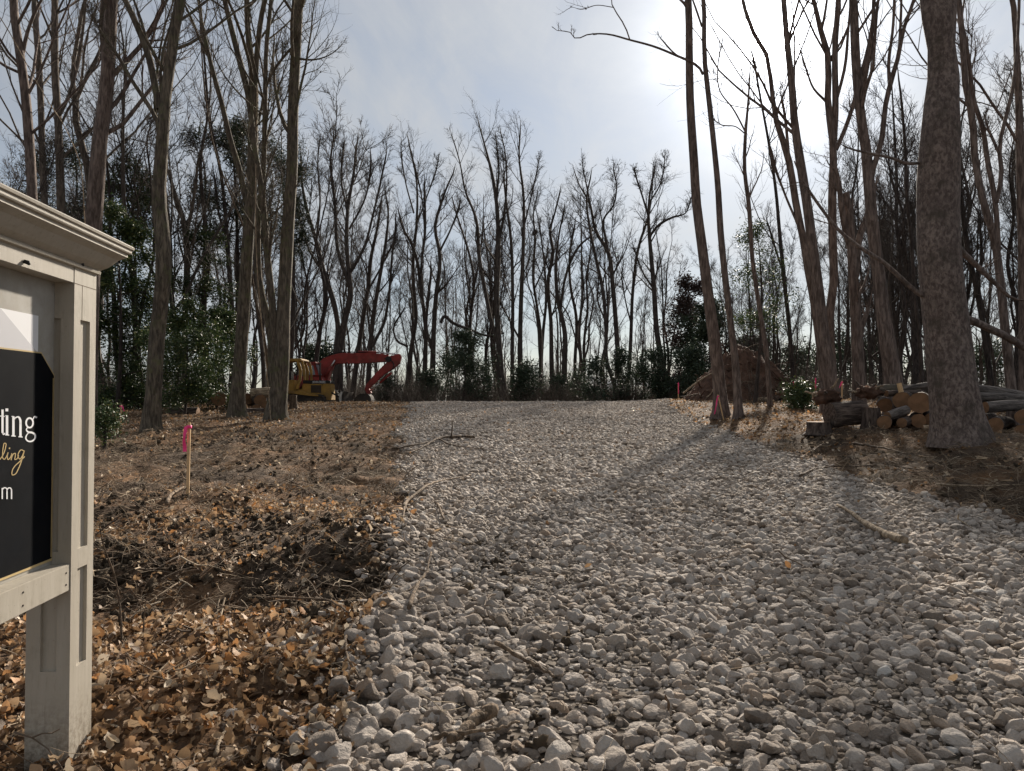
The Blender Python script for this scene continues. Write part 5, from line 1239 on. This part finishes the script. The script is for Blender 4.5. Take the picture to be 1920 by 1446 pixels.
# ------------------------------------------------------------------ logs
def log(label, px, py, rpx, d, ax, ln, mat=BARK_LOG, group=None, name='log', oval=1.0, cutmat=None):
    """cut end seen at (px, py); ax: the way the log runs away from it"""
    c = at(px, py, d); r = rpx / F * d
    z = Vector(ax).normalized(); rng = np.random.default_rng(int(px * 3 + py))
    o = bpy.data.objects.new(name, None)
    n, K = 18, 9
    q = np.linspace(0, ln, K); Pc = np.stack([0.03 * np.sin(q * 1.3 + px), 0.03 * np.sin(q * 1.7), q], 1); Pc -= Pc[0]
    rr = r * (1 - 0.06 * q / max(ln, 0.1)) * (1 + 0.03 * np.sin(q * 4 + px))
    g = Geo(); g.tubes(Pc, rr, n, lobes=0.035)
    me = g.mesh(name)
    o = mesh_obj(name, me, mat); tag(o, label, 'log', group)
    o.location = tuple(c); o.rotation_euler = z.to_track_quat('Z', 'Y').to_euler()
    th = np.arange(n) / n * 2 * math.pi
    for k, zz_ in ((0, -0.004), (K - 1, ln + 0.004)):
        s3 = 1 + 0.035 * np.sin(th * 3 + 1.3 + 3 * (k > 0)) + 0.0175 * np.sin(th * 7 + 9 * (k > 0))
        ring = np.stack([Pc[k, 0] + rr[k] * 0.985 * s3 * np.sin(-th + math.pi / 2), Pc[k, 1] + rr[k] * 0.985 * s3 * np.cos(-th + math.pi / 2), np.full(n, zz_)], 1)
        ring = np.stack([Pc[k, 0] + rr[k] * s3 * np.cos(th), Pc[k, 1] + rr[k] * s3 * np.sin(th), np.full(n, zz_)], 1)
        inner = ring * np.array([0.5, 0.5, 1]); ctr = np.array([[Pc[k, 0], Pc[k, 1], zz_]])
        V = np.concatenate([ring, inner, ctr])
        qd = [(j, (j + 1) % n, n + (j + 1) % n, n + j) for j in range(n)]; tr = [(n + j, n + (j + 1) % n, 2 * n) for j in range(n)]
        back = np.concatenate([ring + np.array([0, 0, 0.004 if k == 0 else -0.004])])
        g = Geo(); g.add(np.concatenate([V, back]), qd + [(j, 2 * n + 1 + j, 2 * n + 1 + (j + 1) % n, (j + 1) % n) for j in range(n)], tr)
        mesh_obj('cut_face', g.mesh('cut_face', False), cutmat or CUT, o)
    return o
LGp = 'cut logs in the pile on the right'
log('largest round log end of the pile, orange and oval, left of the thickest trunk', 1724, 755, 19, 17.2, (0.55, 1, 0.0), 3.0, group=LGp)
log('round log end touching the left of the largest orange one', 1691, 751, 15.5, 17.6, (0.75, 1, 0.02), 2.8, group=LGp)
log('tan log end resting on the ground at the left corner of the pile', 1658, 792, 13, 17.0, (0.6, 1, 0.02), 2.6, group=LGp)
log('narrow log end on the ground between the two brownish ends of the bottom row', 1691, 793, 9, 17.0, (0.9, 1, 0.03), 2.2, group=LGp)
log('dull brown log end under the largest orange end', 1722, 789, 13, 17.2, (0.5, 1, 0.0), 2.8, group=LGp)
log('dull log end half hidden behind the left edge of the thickest trunk', 1747, 787, 13, 17.3, (0.5, 1, 0.0), 2.8, group=LGp)
log('shadowed log end above the tan corner log', 1659, 760, 13, 18.0, (0.5, 1, 0.03), 2.6, group=LGp)
log('barky log lying crosswise over the bottom row', 1664, 781, 9, 17.1, (1.0, 0.35, 0.22), 0.62, BARK_LOGGREY, group=LGp)
log('short pale barkless billet on the ground before the pile', 1730, 802, 4.6, 16.6, (1.0, -0.15, -0.06), 0.29, STICK, group=LGp)
log('long log right of the thickest trunk, its pale end facing left', 1847, 764, 10.5, 17.0, (1.0, 0.12, 0.02), 2.4, BARK_LOGGREY, group=LGp)
log('tan round log end on the ground right of the thickest trunk', 1866, 797, 14, 16.6, (0.85, 1, 0.0), 2.2, group=LGp)
log('tan log end cut by the right margin', 1920, 782, 15, 16.4, (0.8, 1, 0.0), 2.2, group=LGp)
log('lowest log end at the right margin, in shadow', 1915, 808, 12, 16.2, (0.9, 1, 0.0), 2.0, group=LGp)
log('upper long grey log sloping down to the right margin', 1815, 728, 8, 17.8, (1.0, 0.1, -0.13), 2.6, BARK_LOGGREY, group=LGp)
log('second long grey log under the sloping one', 1812, 744, 8.5, 17.6, (1.0, 0.15, -0.05), 2.6, BARK_LOGGREY, group=LGp)
log('third grey log squeezed beneath the second grey one', 1822, 756, 7.5, 18.0, (1.0, 0.2, 0.02), 2.4, BARK_LOGGREY, group=LGp)
log('dark log in the shadow behind the tan round end', 1838, 786, 13, 17.8, (0.8, 1, 0.0), 2.4, group=LGp)
log('greenish log laid along the top of the pile', 1640, 732, 10, 18.6, (1.0, 0.3, 0.0), 1.35, BARK_MOSS, group=LGp)
log('thin grey log on top of the pile leaning on the thickest trunk', 1688, 730, 5, 18.2, (1.0, 0.1, 0.12), 1.3, BARK_LOGGREY, group=LGp)
log('knotty log lying on the top left of the pile', 1662, 738, 6, 17.9, (1.0, 0.2, -0.02), 1.0, group=LGp)
log('split yellow piece of wood standing on top of the pile', 1690, 737, 4.5, 17.7, (-0.25, 0.1, 1.0), 0.24, LATH, group=LGp)
log('dark massive trunk section lying before the pile, bark toward the drive', 1556, 779, 24, 17.6, (1.0, 0.16, 0.04), 0.85, group='dark trunk sections and stumps by the log pile', cutmat=BARK_LOG)
# upright and low stumps
def stump(label, px, d, hpx, rpx, mat=BARK_LOG, group=None, ztop=None):
    q = at(px, 750, d); b = np.array([q[0], d, gz(q[0], d) - 0.05]); h = hpx / F * d + 0.05; r = rpx / F * d
    n = 20; zs_ = np.array([0, 0.2, 0.5, 0.8, 1.0]) * h; rr = r * np.array([1.35, 1.12, 1.0, 0.97, 0.96])
    g = Geo(); g.tubes(np.stack([0 * zs_, 0 * zs_, zs_], 1), rr, n, lobes=0.06)
    o = mesh_obj('stump', g.mesh('stump'), mat, None, tuple(b)); tag(o, label, 'stump', group)
    th = np.arange(n) / n * 2 * math.pi; s3 = 1 + 0.06 * np.sin(th * 3 + 4.3) + 0.03 * np.sin(th * 7 + 9)
    ring = np.stack([rr[-1] * s3 * np.cos(th), rr[-1] * s3 * np.sin(th), np.full(n, h + 0.004)], 1)
    g = Geo(); g.add(np.concatenate([ring, [[0, 0, h + 0.008]]]), tris=[(j, (j + 1) % n, n) for j in range(n)]); mesh_obj('cut_face', g.mesh('cut_face', False), CUT, o)
SG = 'dark trunk sections and stumps by the log pile'
stump('low wide stump with pale cut rim, left of the dark trunk sections', 1534, 17.6, 20, 22, group=SG)
stump('dark upright stump against the right end of the lying dark trunk', 1632, 17.4, 45, 17, group=SG)
def root_ball(label, px, py, rpx, d, seed, hs=0.8):
    c = at(px, py, d); r = rpx / F * d; rng = np.random.default_rng(seed)
    V = rock(rng, ICO2, 14, 7, 0.5); V = V * r * np.array([1.05, 0.9, hs])
    V += 0.10 * r * rng.normal(size=V.shape) * 0.6
    t = thing('root_ball', label, 'root ball', tuple(c), 0, SG)
    g = Geo(); g.add(V, tris=ICO2F); mesh_obj('soil_clump', g.mesh('soil_clump'), MOUND, t)
    for k in range(9):
        a = rng.normal(size=3); a[2] = abs(a[2]) * 0.6; a /= np.linalg.norm(a)
        p = np.stack([a * r * q_ + rng.normal(0, 0.04 * r, 3) for q_ in np.linspace(0.6, rng.uniform(1.15, 1.5), 6)])
        g = Geo(); g.tubes(p, np.linspace(0.07, 0.025, 6) * r * 1.6, 6, cap=True); mesh_obj('root', g.mesh('root'), BARK_LOG if k % 3 else STICK, t)
    return t
root_ball('large dark root ball with torn pale roots, above the low stump', 1549, 745, 30, 18.0, 71)
root_ball('second dark root ball on top of the upright stump', 1627, 736, 25, 17.9, 72, 0.7)
# left-hand log heap
LL = 'cut logs heaped between the left trees'
log('round tan log end facing the drive, front of the left heap', 488, 751, 11.5, 31, (-0.5, 1, 0), 2.5, group=LL)
log('broad pale log lying on top of the left heap', 470, 739, 10, 31.5, (1.0, 0.25, 0.06), 1.0, group=LL, mat=STICK)
log('log end low in the left heap, beneath the round tan one', 480, 768, 9, 30.5, (-0.4, 1, 0), 2.4, group=LL)
log('dark log end at the right of the left heap by the clump', 500, 762, 10, 31, (-0.2, 1, 0), 2.4, group=LL)
log('log end tucked behind the right edge of the stacked-limb trunk', 465, 748, 10, 31.5, (-0.5, 1, 0), 2.4, group=LL)
log('lowest log at the foot of the stacked-limb trunk', 461, 774, 8, 30, (1, 0.4, 0), 0.7, group=LL)
log('dark log lying in the leaves left of the stacked-limb tree', 318, 778, 13, 29.5, (1.0, 0.1, 0.0), 1.1, group=LL)
log('log end glimpsed among holly leaves left of the stacked-limb trunk', 410, 748, 13, 31.5, (-0.4, 1, 0), 2.0, group=LL)
stump('split upright billet standing before the bulldozer track', 550, 33, 26, 7, mat=STICK_DARK)

# ------------------------------------------------------------------ dirt mound
mc = at(1395, 750, 35); mb = np.array([mc[0], 35.0, gz(mc[0], 35) - 0.1])
mound = thing('dirt_mound', 'tall reddish mound of dug earth and torn roots behind the slim leaning trunks', 'mound', tuple(mb))
mr = np.random.default_rng(9)
gx, gy = np.meshgrid(np.linspace(-3.2, 3.2, 90), np.linspace(-2.4, 2.4, 60))
hz = np.minimum(3.5 * (1 - np.abs(gx - 0.05 * gx) / np.where(gx < 0, 2.75, 2.35)), 2.75) * np.exp(-(np.abs(gy) / 1.7) ** 3)
hz = np.maximum(hz, 0)
hz = np.where(hz > 2.65, 2.65 + (hz - 2.65) * 0.35, hz)
hz = hz * (1 + 0.3 * fbm(gx, gy, 1.1, 5)) + (0.34 * fbm(gx, gy, 2.5, 6) + 0.08 * fbm(gx, gy, 7, 7)) * (hz > 0.1) - 0.12
ii = np.arange(gx.size).reshape(gx.shape)
g = Geo(); g.add(np.stack([gx, gy, hz], -1).reshape(-1, 3), np.stack([ii[:-1, :-1], ii[:-1, 1:], ii[1:, 1:], ii[1:, :-1]], -1).reshape(-1, 4))
mesh_obj('soil', g.mesh('soil'), MOUND, mound)
for k in range(70):
    a = mr.uniform(-2.6, 2.4); y = mr.uniform(-2.0, -0.3)
    j = int((a + 3.2) / 6.4 * 89); i = int((y + 2.4) / 4.8 * 59); z = hz[i, j]
    if z < 0: continue
    dr = mr.normal(0, 1, 3) * np.array([1, 0.35, 0.45]); dr[1] -= 0.4; dr /= np.linalg.norm(dr)
    p = [np.array([a, y, z - 0.05])]
    for _ in range(6): dr = dr + mr.normal(0, 0.25, 3); dr[2] -= 0.05; dr /= np.linalg.norm(dr); p.append(p[-1] + dr * mr.uniform(0.1, 0.3))
    g = Geo(); g.tubes(np.array(p), np.linspace(mr.uniform(0.015, 0.05), 0.008, 7), 5); mesh_obj('root', g.mesh('root'), STICK_DARK if k % 2 else MOUND, mound)
for pts, r in (([(1281, 738), (1300, 722), (1320, 708), (1338, 698)], 0.05), ([(1312, 752), (1325, 745), (1333, 738), (1337, 730)], 0.04)):
    W = np.array([at(x, y, 33.4) for x, y in pts]) - mb; g = Geo(); g.tubes(resample(W, 10), np.linspace(r, r * 0.5, 10), 6); mesh_obj('root', g.mesh('root'), STICK, mound)
log('fallen pale log lying in front of the dirt mound', 1412, 750, 4, 32.5, (1.0, 0.05, 0.02), 0.75, STICK)
log('thin dark log across the ground before the dirt mound', 1408, 742, 4, 33, (1.0, 0.1, 0.10), 0.9)
log('thin log propped beside the cut holly boughs', 1455, 738, 3, 27.5, (1.0, 0.1, -0.02), 0.9, STICK_DARK)

# ------------------------------------------------------------------ nest and hanging trunk
q = at(1003, 436, 60); nest = thing('nest', 'dark round nest high in the crooked tree at the middle of the tree line', 'nest', tuple(q))
V = rock(mr, ICO1, 12, 6, 0.6) * np.array([0.26, 0.26, 0.3]) + mr.normal(0, 0.02, (len(ICO1), 3))
g = Geo(); g.add(V, tris=ICO1F); mesh_obj('twig_ball', g.mesh('twig_ball'), BARK_DARK, nest)
g = Geo(); A_ = mr.normal(size=(40, 3)); A_ /= np.linalg.norm(A_, axis=1, keepdims=True)
g.tubes(np.stack([A_ * 0.2, A_ * 0.36 + mr.normal(0, 0.03, (40, 3)), A_ * 0.48 + mr.normal(0, 0.06, (40, 3))], 1), np.full((40, 3), 0.012), 3); mesh_obj('twigs', g.mesh('twigs'), BARK_DARK, nest)
W = np.array([at(x, y, 55.5) for x, y in [(826, 606), (833, 593), (848, 605), (866, 613), (881, 618), (905, 628), (926, 630), (945, 624)]])
g = Geo(); g.tubes(resample(W, 24), np.linspace(0.13, 0.07, 24), 7, lobes=0.06)
tag(mesh_obj('broken_trunk', g.mesh('broken_trunk', origin=W[0]), BARK_DARK, None, tuple(W[0])), 'broken trunk hanging slantwise between two trees of the tree line', 'broken trunk')

# ------------------------------------------------------------------ machines
def machine(name, label, cat, px0, d):
    b = at(px0, 750, d); zb = gz(b[0], d)
    t = thing(name, label, cat, (b[0], d, zb)); k = d / F
    return t, (lambda x, y: ((x - px0) * k, (752 - y) * k + EYE - zb))
def part(name, g, mat, parent, bev=0.02, smooth=False):
    me = g.mesh(name, smooth)
    if bev: bevelled(me, bev)
    return mesh_obj(name, me, mat, parent)
def cylinder_y(g, x, z, r, y0, y1, n=20):
    g.tubes(np.array([(x, y0, z), (x, y1, z)]), np.array([r, r]), n, cap=True)
def bar(name, p, q, r, mat, parent, n=10):
    g = Geo(); g.tubes(np.array([p, q], float), np.array([r, r]), n, cap=True); return part(name, g, mat, parent, 0, True)
def track(parent, x0, x1, zc, r, y0, y1, wheels):
    n = 16; loop_ = [(x1 + r * math.cos(a), zc + r * math.sin(a)) for a in np.linspace(-math.pi / 2, math.pi / 2, n)] + [(x0 + r * math.cos(a), zc + r * math.sin(a)) for a in np.linspace(math.pi / 2, 1.5 * math.pi, n)]
    inn = [(x1 + (r - 0.06) * math.cos(a), zc + (r - 0.06) * math.sin(a)) for a in np.linspace(-math.pi / 2, math.pi / 2, n)] + [(x0 + (r - 0.06) * math.cos(a), zc + (r - 0.06) * math.sin(a)) for a in np.linspace(math.pi / 2, 1.5 * math.pi, n)]
    m = len(loop_); V = []
    for lp in (loop_, inn):
        for y in (y0, y1): V += [(x, y, z) for x, z in lp]
    Q = []
    for k in range(m):
        j = (k + 1) % m
        Q += [(k, j, m + j, m + k), (2 * m + k, 3 * m + k, 3 * m + j, 2 * m + j), (k, 2 * m + k, 2 * m + j, j), (m + k, m + j, 3 * m + j, 3 * m + k)]
    g = Geo(); g.add(V, Q)
    pts = np.array(loop_ + [loop_[0]]); seg = np.concatenate([[0], np.cumsum(np.linalg.norm(np.diff(pts, axis=0), axis=1))])
    for s_ in np.arange(0, seg[-1] - 0.05, 0.17):          # grousers
        x = np.interp(s_, seg, pts[:, 0]); z = np.interp(s_, seg, pts[:, 1]); x2 = np.interp(s_ + 0.04, seg, pts[:, 0]); z2 = np.interp(s_ + 0.04, seg, pts[:, 1])
        nx_, nz_ = (z2 - z), -(x2 - x); l_ = math.hypot(nx_, nz_) + 1e-9; nx_, nz_ = nx_ / l_ * 0.045, nz_ / l_ * 0.045
        g.prism([(x, z), (x2, z2), (x2 + nx_, z2 + nz_), (x + nx_, z + nz_)], y0, y1)
    tr = part('track', g, STEEL, parent, 0)
    for (x, z, rr) in wheels:
        g = Geo(); cylinder_y(g, x, z, rr, y0 + 0.03, y1 - 0.03); cylinder_y(g, x, z, rr * 0.35, y0 - 0.03, y0 + 0.05, 12); part('wheel', g, STEEL, tr, 0, False)
    g = Geo(); g.box(x0 + 0.05, x1 - 0.05, y0 + 0.08, y1 - 0.08, zc - r * 0.45, zc + r * 0.4); part('track_frame', g, STEEL, tr, 0.02)

# yellow bulldozer, pointing right
dz, Z = machine('bulldozer', 'yellow crawler bulldozer with a canopy, parked at the crest behind the three-stemmed clump', 'bulldozer', 585, 45)
def poly(*pts): return [Z(x, y) for x, y in pts]
zt_ = lambda y: Z(0, y)[1]; xx_ = lambda x: Z(x, 0)[0]
for y0, y1 in ((-1.15, -0.62), (0.62, 1.15)):
    r = (zt_(741) - zt_(761)) / 2
    track(dz, xx_(533), xx_(607), zt_(751), r, y0, y1, [(xx_(607), zt_(752), r - 0.08), (xx_(533), zt_(751), r - 0.08)] + [(xx_(x), zt_(757), 0.1) for x in (548, 560, 572, 584, 595)])
g = Geo(); g.prism(poly((572, 720), (608, 720), (613, 749), (604, 744), (585, 741), (560, 740), (562, 732), (572, 730)), -0.52, 0.52); hood = part('hood', g, YELLOW, dz, 0.03)
g = Geo(); g.prism(poly((572, 713.5), (623, 714.2), (623, 719.6), (572, 719.2)), -0.535, 0.535); strip = part('hood_stripe', g, BLACKM, dz, 0.01)
g = Geo(); g.box(xx_(587), xx_(606.5), -0.535, 0.535, zt_(737), zt_(722.5)); gr = part('engine_grille', g, GRILLE, dz, 0.01)
for k in range(7):
    z = zt_(736.4) + (zt_(723.2) - zt_(736.4)) * (k + 0.5) / 7
    g = Geo(); g.box(xx_(587.6), xx_(606), -0.55, -0.536, z - 0.018, z + 0.018); part('slat', g, STEEL, gr, 0)
g = Geo(); g.prism(poly((609.2, 719.8), (623, 720), (625, 751), (615.5, 751), (609.2, 732)), -0.56, 0.56); part('radiator_nose', g, YELLOW, dz, 0.03)
g = Geo(); g.box(xx_(520), xx_(556), -0.62, 0.62, zt_(740), zt_(713)); part('fender', g, YELLOW, dz, 0.03)
g = Geo(); g.prism(poly((548, 733), (572, 733), (588, 739), (606, 741), (606, 743.5), (585, 742), (548, 737)), -1.18, -0.64); part('fender_shelf', g, YELLOW, dz, 0.01)
g = Geo(); g.prism(poly((537, 713), (541, 697), (548, 697), (548, 713)), -0.3, 0.3); part('seat', g, BLACKM, dz, 0.03)
g = Geo(); g.prism(poly((500, 674.5), (570, 673.5), (573, 676.5), (571, 678.5), (500, 679)), -0.85, 0.85); roof = part('canopy_roof', g, YELLOW, dz, 0.02)
for y in (-0.82, 0.72):
    g = Geo(); g.prism(poly((562, 678), (567.5, 678), (573, 696), (571.5, 713), (566, 730), (561.5, 730), (567, 711), (568, 697)), y, y + 0.1); part('canopy_post', g, YELLOW, dz, 0.012)
    g = Geo(); g.prism(poly((571, 677), (574.5, 677), (579, 695), (579.5, 713.5), (575.5, 713.5), (574.5, 696)), y + 0.02, y + 0.09); part('canopy_post', g, YELLOW, dz, 0.012)
    g = Geo(); g.prism(poly((507, 678.8), (512, 678.8), (512, 713), (507, 713)), y, y + 0.1); part('canopy_post', g, YELLOW, dz, 0.012)
bar('exhaust_pipe', (xx_(599), 0.1, zt_(713.5)), (xx_(599), 0.1, zt_(680)), 0.055, STEEL, dz)
bar('lever', (xx_(556), -0.2, zt_(713)), (xx_(559), -0.2, zt_(703)), 0.02, BLACKM, dz); bar('lever', (xx_(553), 0.1, zt_(713)), (xx_(555), 0.1, zt_(702)), 0.02, BLACKM, dz)
for y in (-1.25, 1.18):
    g = Geo(); g.prism(poly((575, 752), (648, 749.5), (648, 754), (575, 756)), y, y + 0.09); part('push_arm', g, STEEL, dz, 0.01)
bar('lift_cylinder', (xx_(618), -0.35, zt_(733)), (xx_(645), -0.35, zt_(748)), 0.05, BLACKM, dz)
g = Geo()
outl = poly((651, 735), (649, 742), (648.5, 750), (651, 757), (655, 762.5)); inl = poly((655, 762.5), (652.8, 757), (650.4, 750), (650.8, 742), (652.6, 735))
g.prism(outl + inl[1:], -1.6, 1.6); part('blade', g, BRIGHT if False else STEEL, dz, 0)
g = Geo(); g.prism(poly((650.2, 735), (653.5, 735), (652.2, 742), (651.8, 750), (653.8, 757), (656.5, 762.5), (652.5, 763), (649.5, 757), (647.8, 750), (648.4, 742)), -1.63, -1.605); part('blade_end_plate', g, mat_flat('lit_edge_colour', (0.55, 0.53, 0.5), 0.45, 0.3), dz, 0)  # pale colour paints in the sunlit white edge of the dark blade
cu = bpy.data.curves.new('lettering', 'FONT'); cu.body = 'JOHN DEERE'; cu.size = (zt_(714.6) - zt_(719.2)) * 1.28; cu.extrude = 0.004; cu.align_x = 'LEFT'
tx_ = bpy.data.objects.new('lettering', cu); COL.objects.link(tx_); tx_.parent = dz; cu.materials.append(WHITEP)
tx_.location = (xx_(590.5), -0.541, zt_(718.9)); tx_.rotation_euler = (R_(90), 0, 0)
bpy.context.view_layer.update()
wd_ = max(0.01, tx_.dimensions.x); xf_ = tx_.location.copy()
me_ = bpy.data.meshes.new_from_object(tx_.evaluated_get(bpy.context.evaluated_depsgraph_get()))
bpy.data.objects.remove(tx_); lt_ = mesh_obj('lettering', me_, WHITEP, dz, xf_); lt_.rotation_euler = (R_(90), 0, 0); lt_.scale = ((xx_(614.5) - xx_(590.5)) / wd_, 1, 1)

# red excavator behind it
ex, Z = machine('excavator', 'red crawler excavator with its boom bent down to the right, behind the bulldozer', 'excavator', 600, 49)
for y0, y1 in ((-1.45, -0.9), (0.9, 1.45)):
    r = 0.42; track(ex, xx_(548) if False else Z(552, 0)[0], Z(632, 0)[0], 0.42, r, y0, y1, [(Z(552, 0)[0], 0.42, 0.33), (Z(632, 0)[0], 0.42, 0.33)])
zt_ = lambda y: Z(0, y)[1]; xx_ = lambda x: Z(x, 0)[0]
g = Geo(); cylinder_y(g, xx_(590), 0.8, 0.01, -0.1, 0.1); g.tubes(np.array([(xx_(590), 0, 0.75), (xx_(590), 0, 1.1)]), np.array([0.7, 0.7]), 20, cap=True); part('turntable', g, STEEL, ex, 0)
g = Geo(); g.prism(poly((552, 706), (612, 708), (614, 731), (548, 731), (546, 716)), -1.25, 1.25); part('house', g, RED, ex, 0.05)
g = Geo(); g.prism(poly((540, 704), (556, 702), (556, 732), (544, 732), (538, 722)), -1.2, 1.2); part('counterweight', g, RED, ex, 0.06)
g = Geo(); g.prism(poly((578, 706), (578, 685), (599, 683), (605, 706)), -1.2, -0.35)
cabm = part('cab', g, RED, ex, 0.04)
g = Geo(); g.prism(poly((576, 685), (577, 681), (600, 680), (602, 683.5)), -1.24, -0.31); part('cab_roof', g, RED, ex, 0.02)
g = Geo(); g.prism(poly((581, 704), (581, 688.5), (596, 687), (600, 704)), -1.222, -1.202); part('window', g, GLASS, cabm, 0)
g = Geo(); g.prism(poly((600.6, 685.5), (605.8, 704), (606.4, 704), (601.2, 685.2)), -1.1, -0.45); part('windscreen', g, GLASS, cabm, 0)
g = Geo(); g.prism(poly((593, 713), (597, 700), (601, 679), (608, 672), (623, 666.6), (640, 662.4), (672, 662.2), (704, 662.8), (728, 665.5), (730, 669), (728, 678.5), (700, 680), (664, 682), (634, 682), (626, 685), (621, 697), (616, 712.5), (608, 713)), -0.28, 0.28); part('boom', g, RED, ex, 0.03)
g = Geo(); g.prism(poly((730, 668.5), (749.5, 663.5), (753, 668.5), (750, 681), (738, 692), (722, 701), (706, 716), (691, 729.5), (685, 731.5), (686.5, 722), (699, 707), (713, 692), (725, 680)), -0.22, 0.22); part('stick', g, RED, ex, 0.03)
g = Geo(); cylinder_y(g, xx_(729.5), zt_(674), 0.2, -0.31, 0.31, 16); part('pivot_pin', g, BLACKM, ex, 0)
bar('boom_cylinder', (xx_(612), -0.38, zt_(706)), (xx_(623), -0.38, zt_(687)), 0.085, RED, ex); bar('cylinder_rod', (xx_(621), -0.38, zt_(691)), (xx_(630), -0.38, zt_(676)), 0.05, BRIGHT, ex)
bar('stick_cylinder', (xx_(672), 0.0, zt_(660)), (xx_(705), 0.0, zt_(660.6)), 0.09, RED, ex); bar('cylinder_rod', (xx_(704), 0.0, zt_(660.6)), (xx_(746), 0, zt_(664.6)), 0.05, BRIGHT, ex)
bar('bucket_cylinder', (xx_(734), -0.02, zt_(699)), (xx_(712), -0.02, zt_(718)), 0.08, RED, ex); bar('cylinder_rod', (xx_(713), -0.02, zt_(717)), (xx_(694), -0.02, zt_(733)), 0.05, BRIGHT, ex)
g = Geo(); g.prism(poly((684, 730), (692, 728), (697, 737), (690, 740)), -0.2, 0.2); part('linkage', g, RED, ex, 0.01)
g = Geo(); g.prism(poly((672, 742), (680, 738), (692, 738.5), (698, 744), (699.5, 752), (697, 759), (690, 762), (672, 761), (667.5, 757), (668, 748)), -0.62, 0.62); bk = part('bucket', g, STEEL, ex, 0.05)
for y in (-0.55, -0.2, 0.15, 0.5):
    g = Geo(); g.prism(poly((668.5, 757), (668, 748), (662.5, 757.5), (665, 760)), y - 0.05, y + 0.05); part('tooth', g, STEEL, bk, 0)
for y in (-0.12, 0.0, 0.12):
    hp = np.array([(xx_(x), y + 0.02 * math.sin(x), zt_(zz_)) for x, zz_ in ((606, 676), (620, 664.5), (640, 660.6), (660, 660.2), (676, 660.8), (690, 659.8))])
    g = Geo(); g.tubes(resample(hp, 18), np.full(18, 0.03), 6); part('hose', g, BLACKM, ex, 0, True)
hp = np.array([(xx_(x), -0.3, zt_(zz_)) for x, zz_ in ((722, 672), (736, 678), (740, 686), (733, 697))])
g = Geo(); g.tubes(resample(hp, 14), np.full(14, 0.03), 6); part('hose', g, BLACKM, ex, 0, True)
for x in (628, 652, 700):
    g = Geo(); g.box(xx_(x) - 0.05, xx_(x) + 0.05, -0.3, 0.3, zt_(681.5), zt_(680.0)); part('weld_plate', g, STEEL, ex, 0)
bar('handrail', (xx_(560), -1.2, zt_(706)), (xx_(576), -1.2, zt_(697)), 0.025, BLACKM, ex); bar('exhaust_pipe', (xx_(565), 0.6, zt_(704)), (xx_(565), 0.6, zt_(690)), 0.07, STEEL, ex)
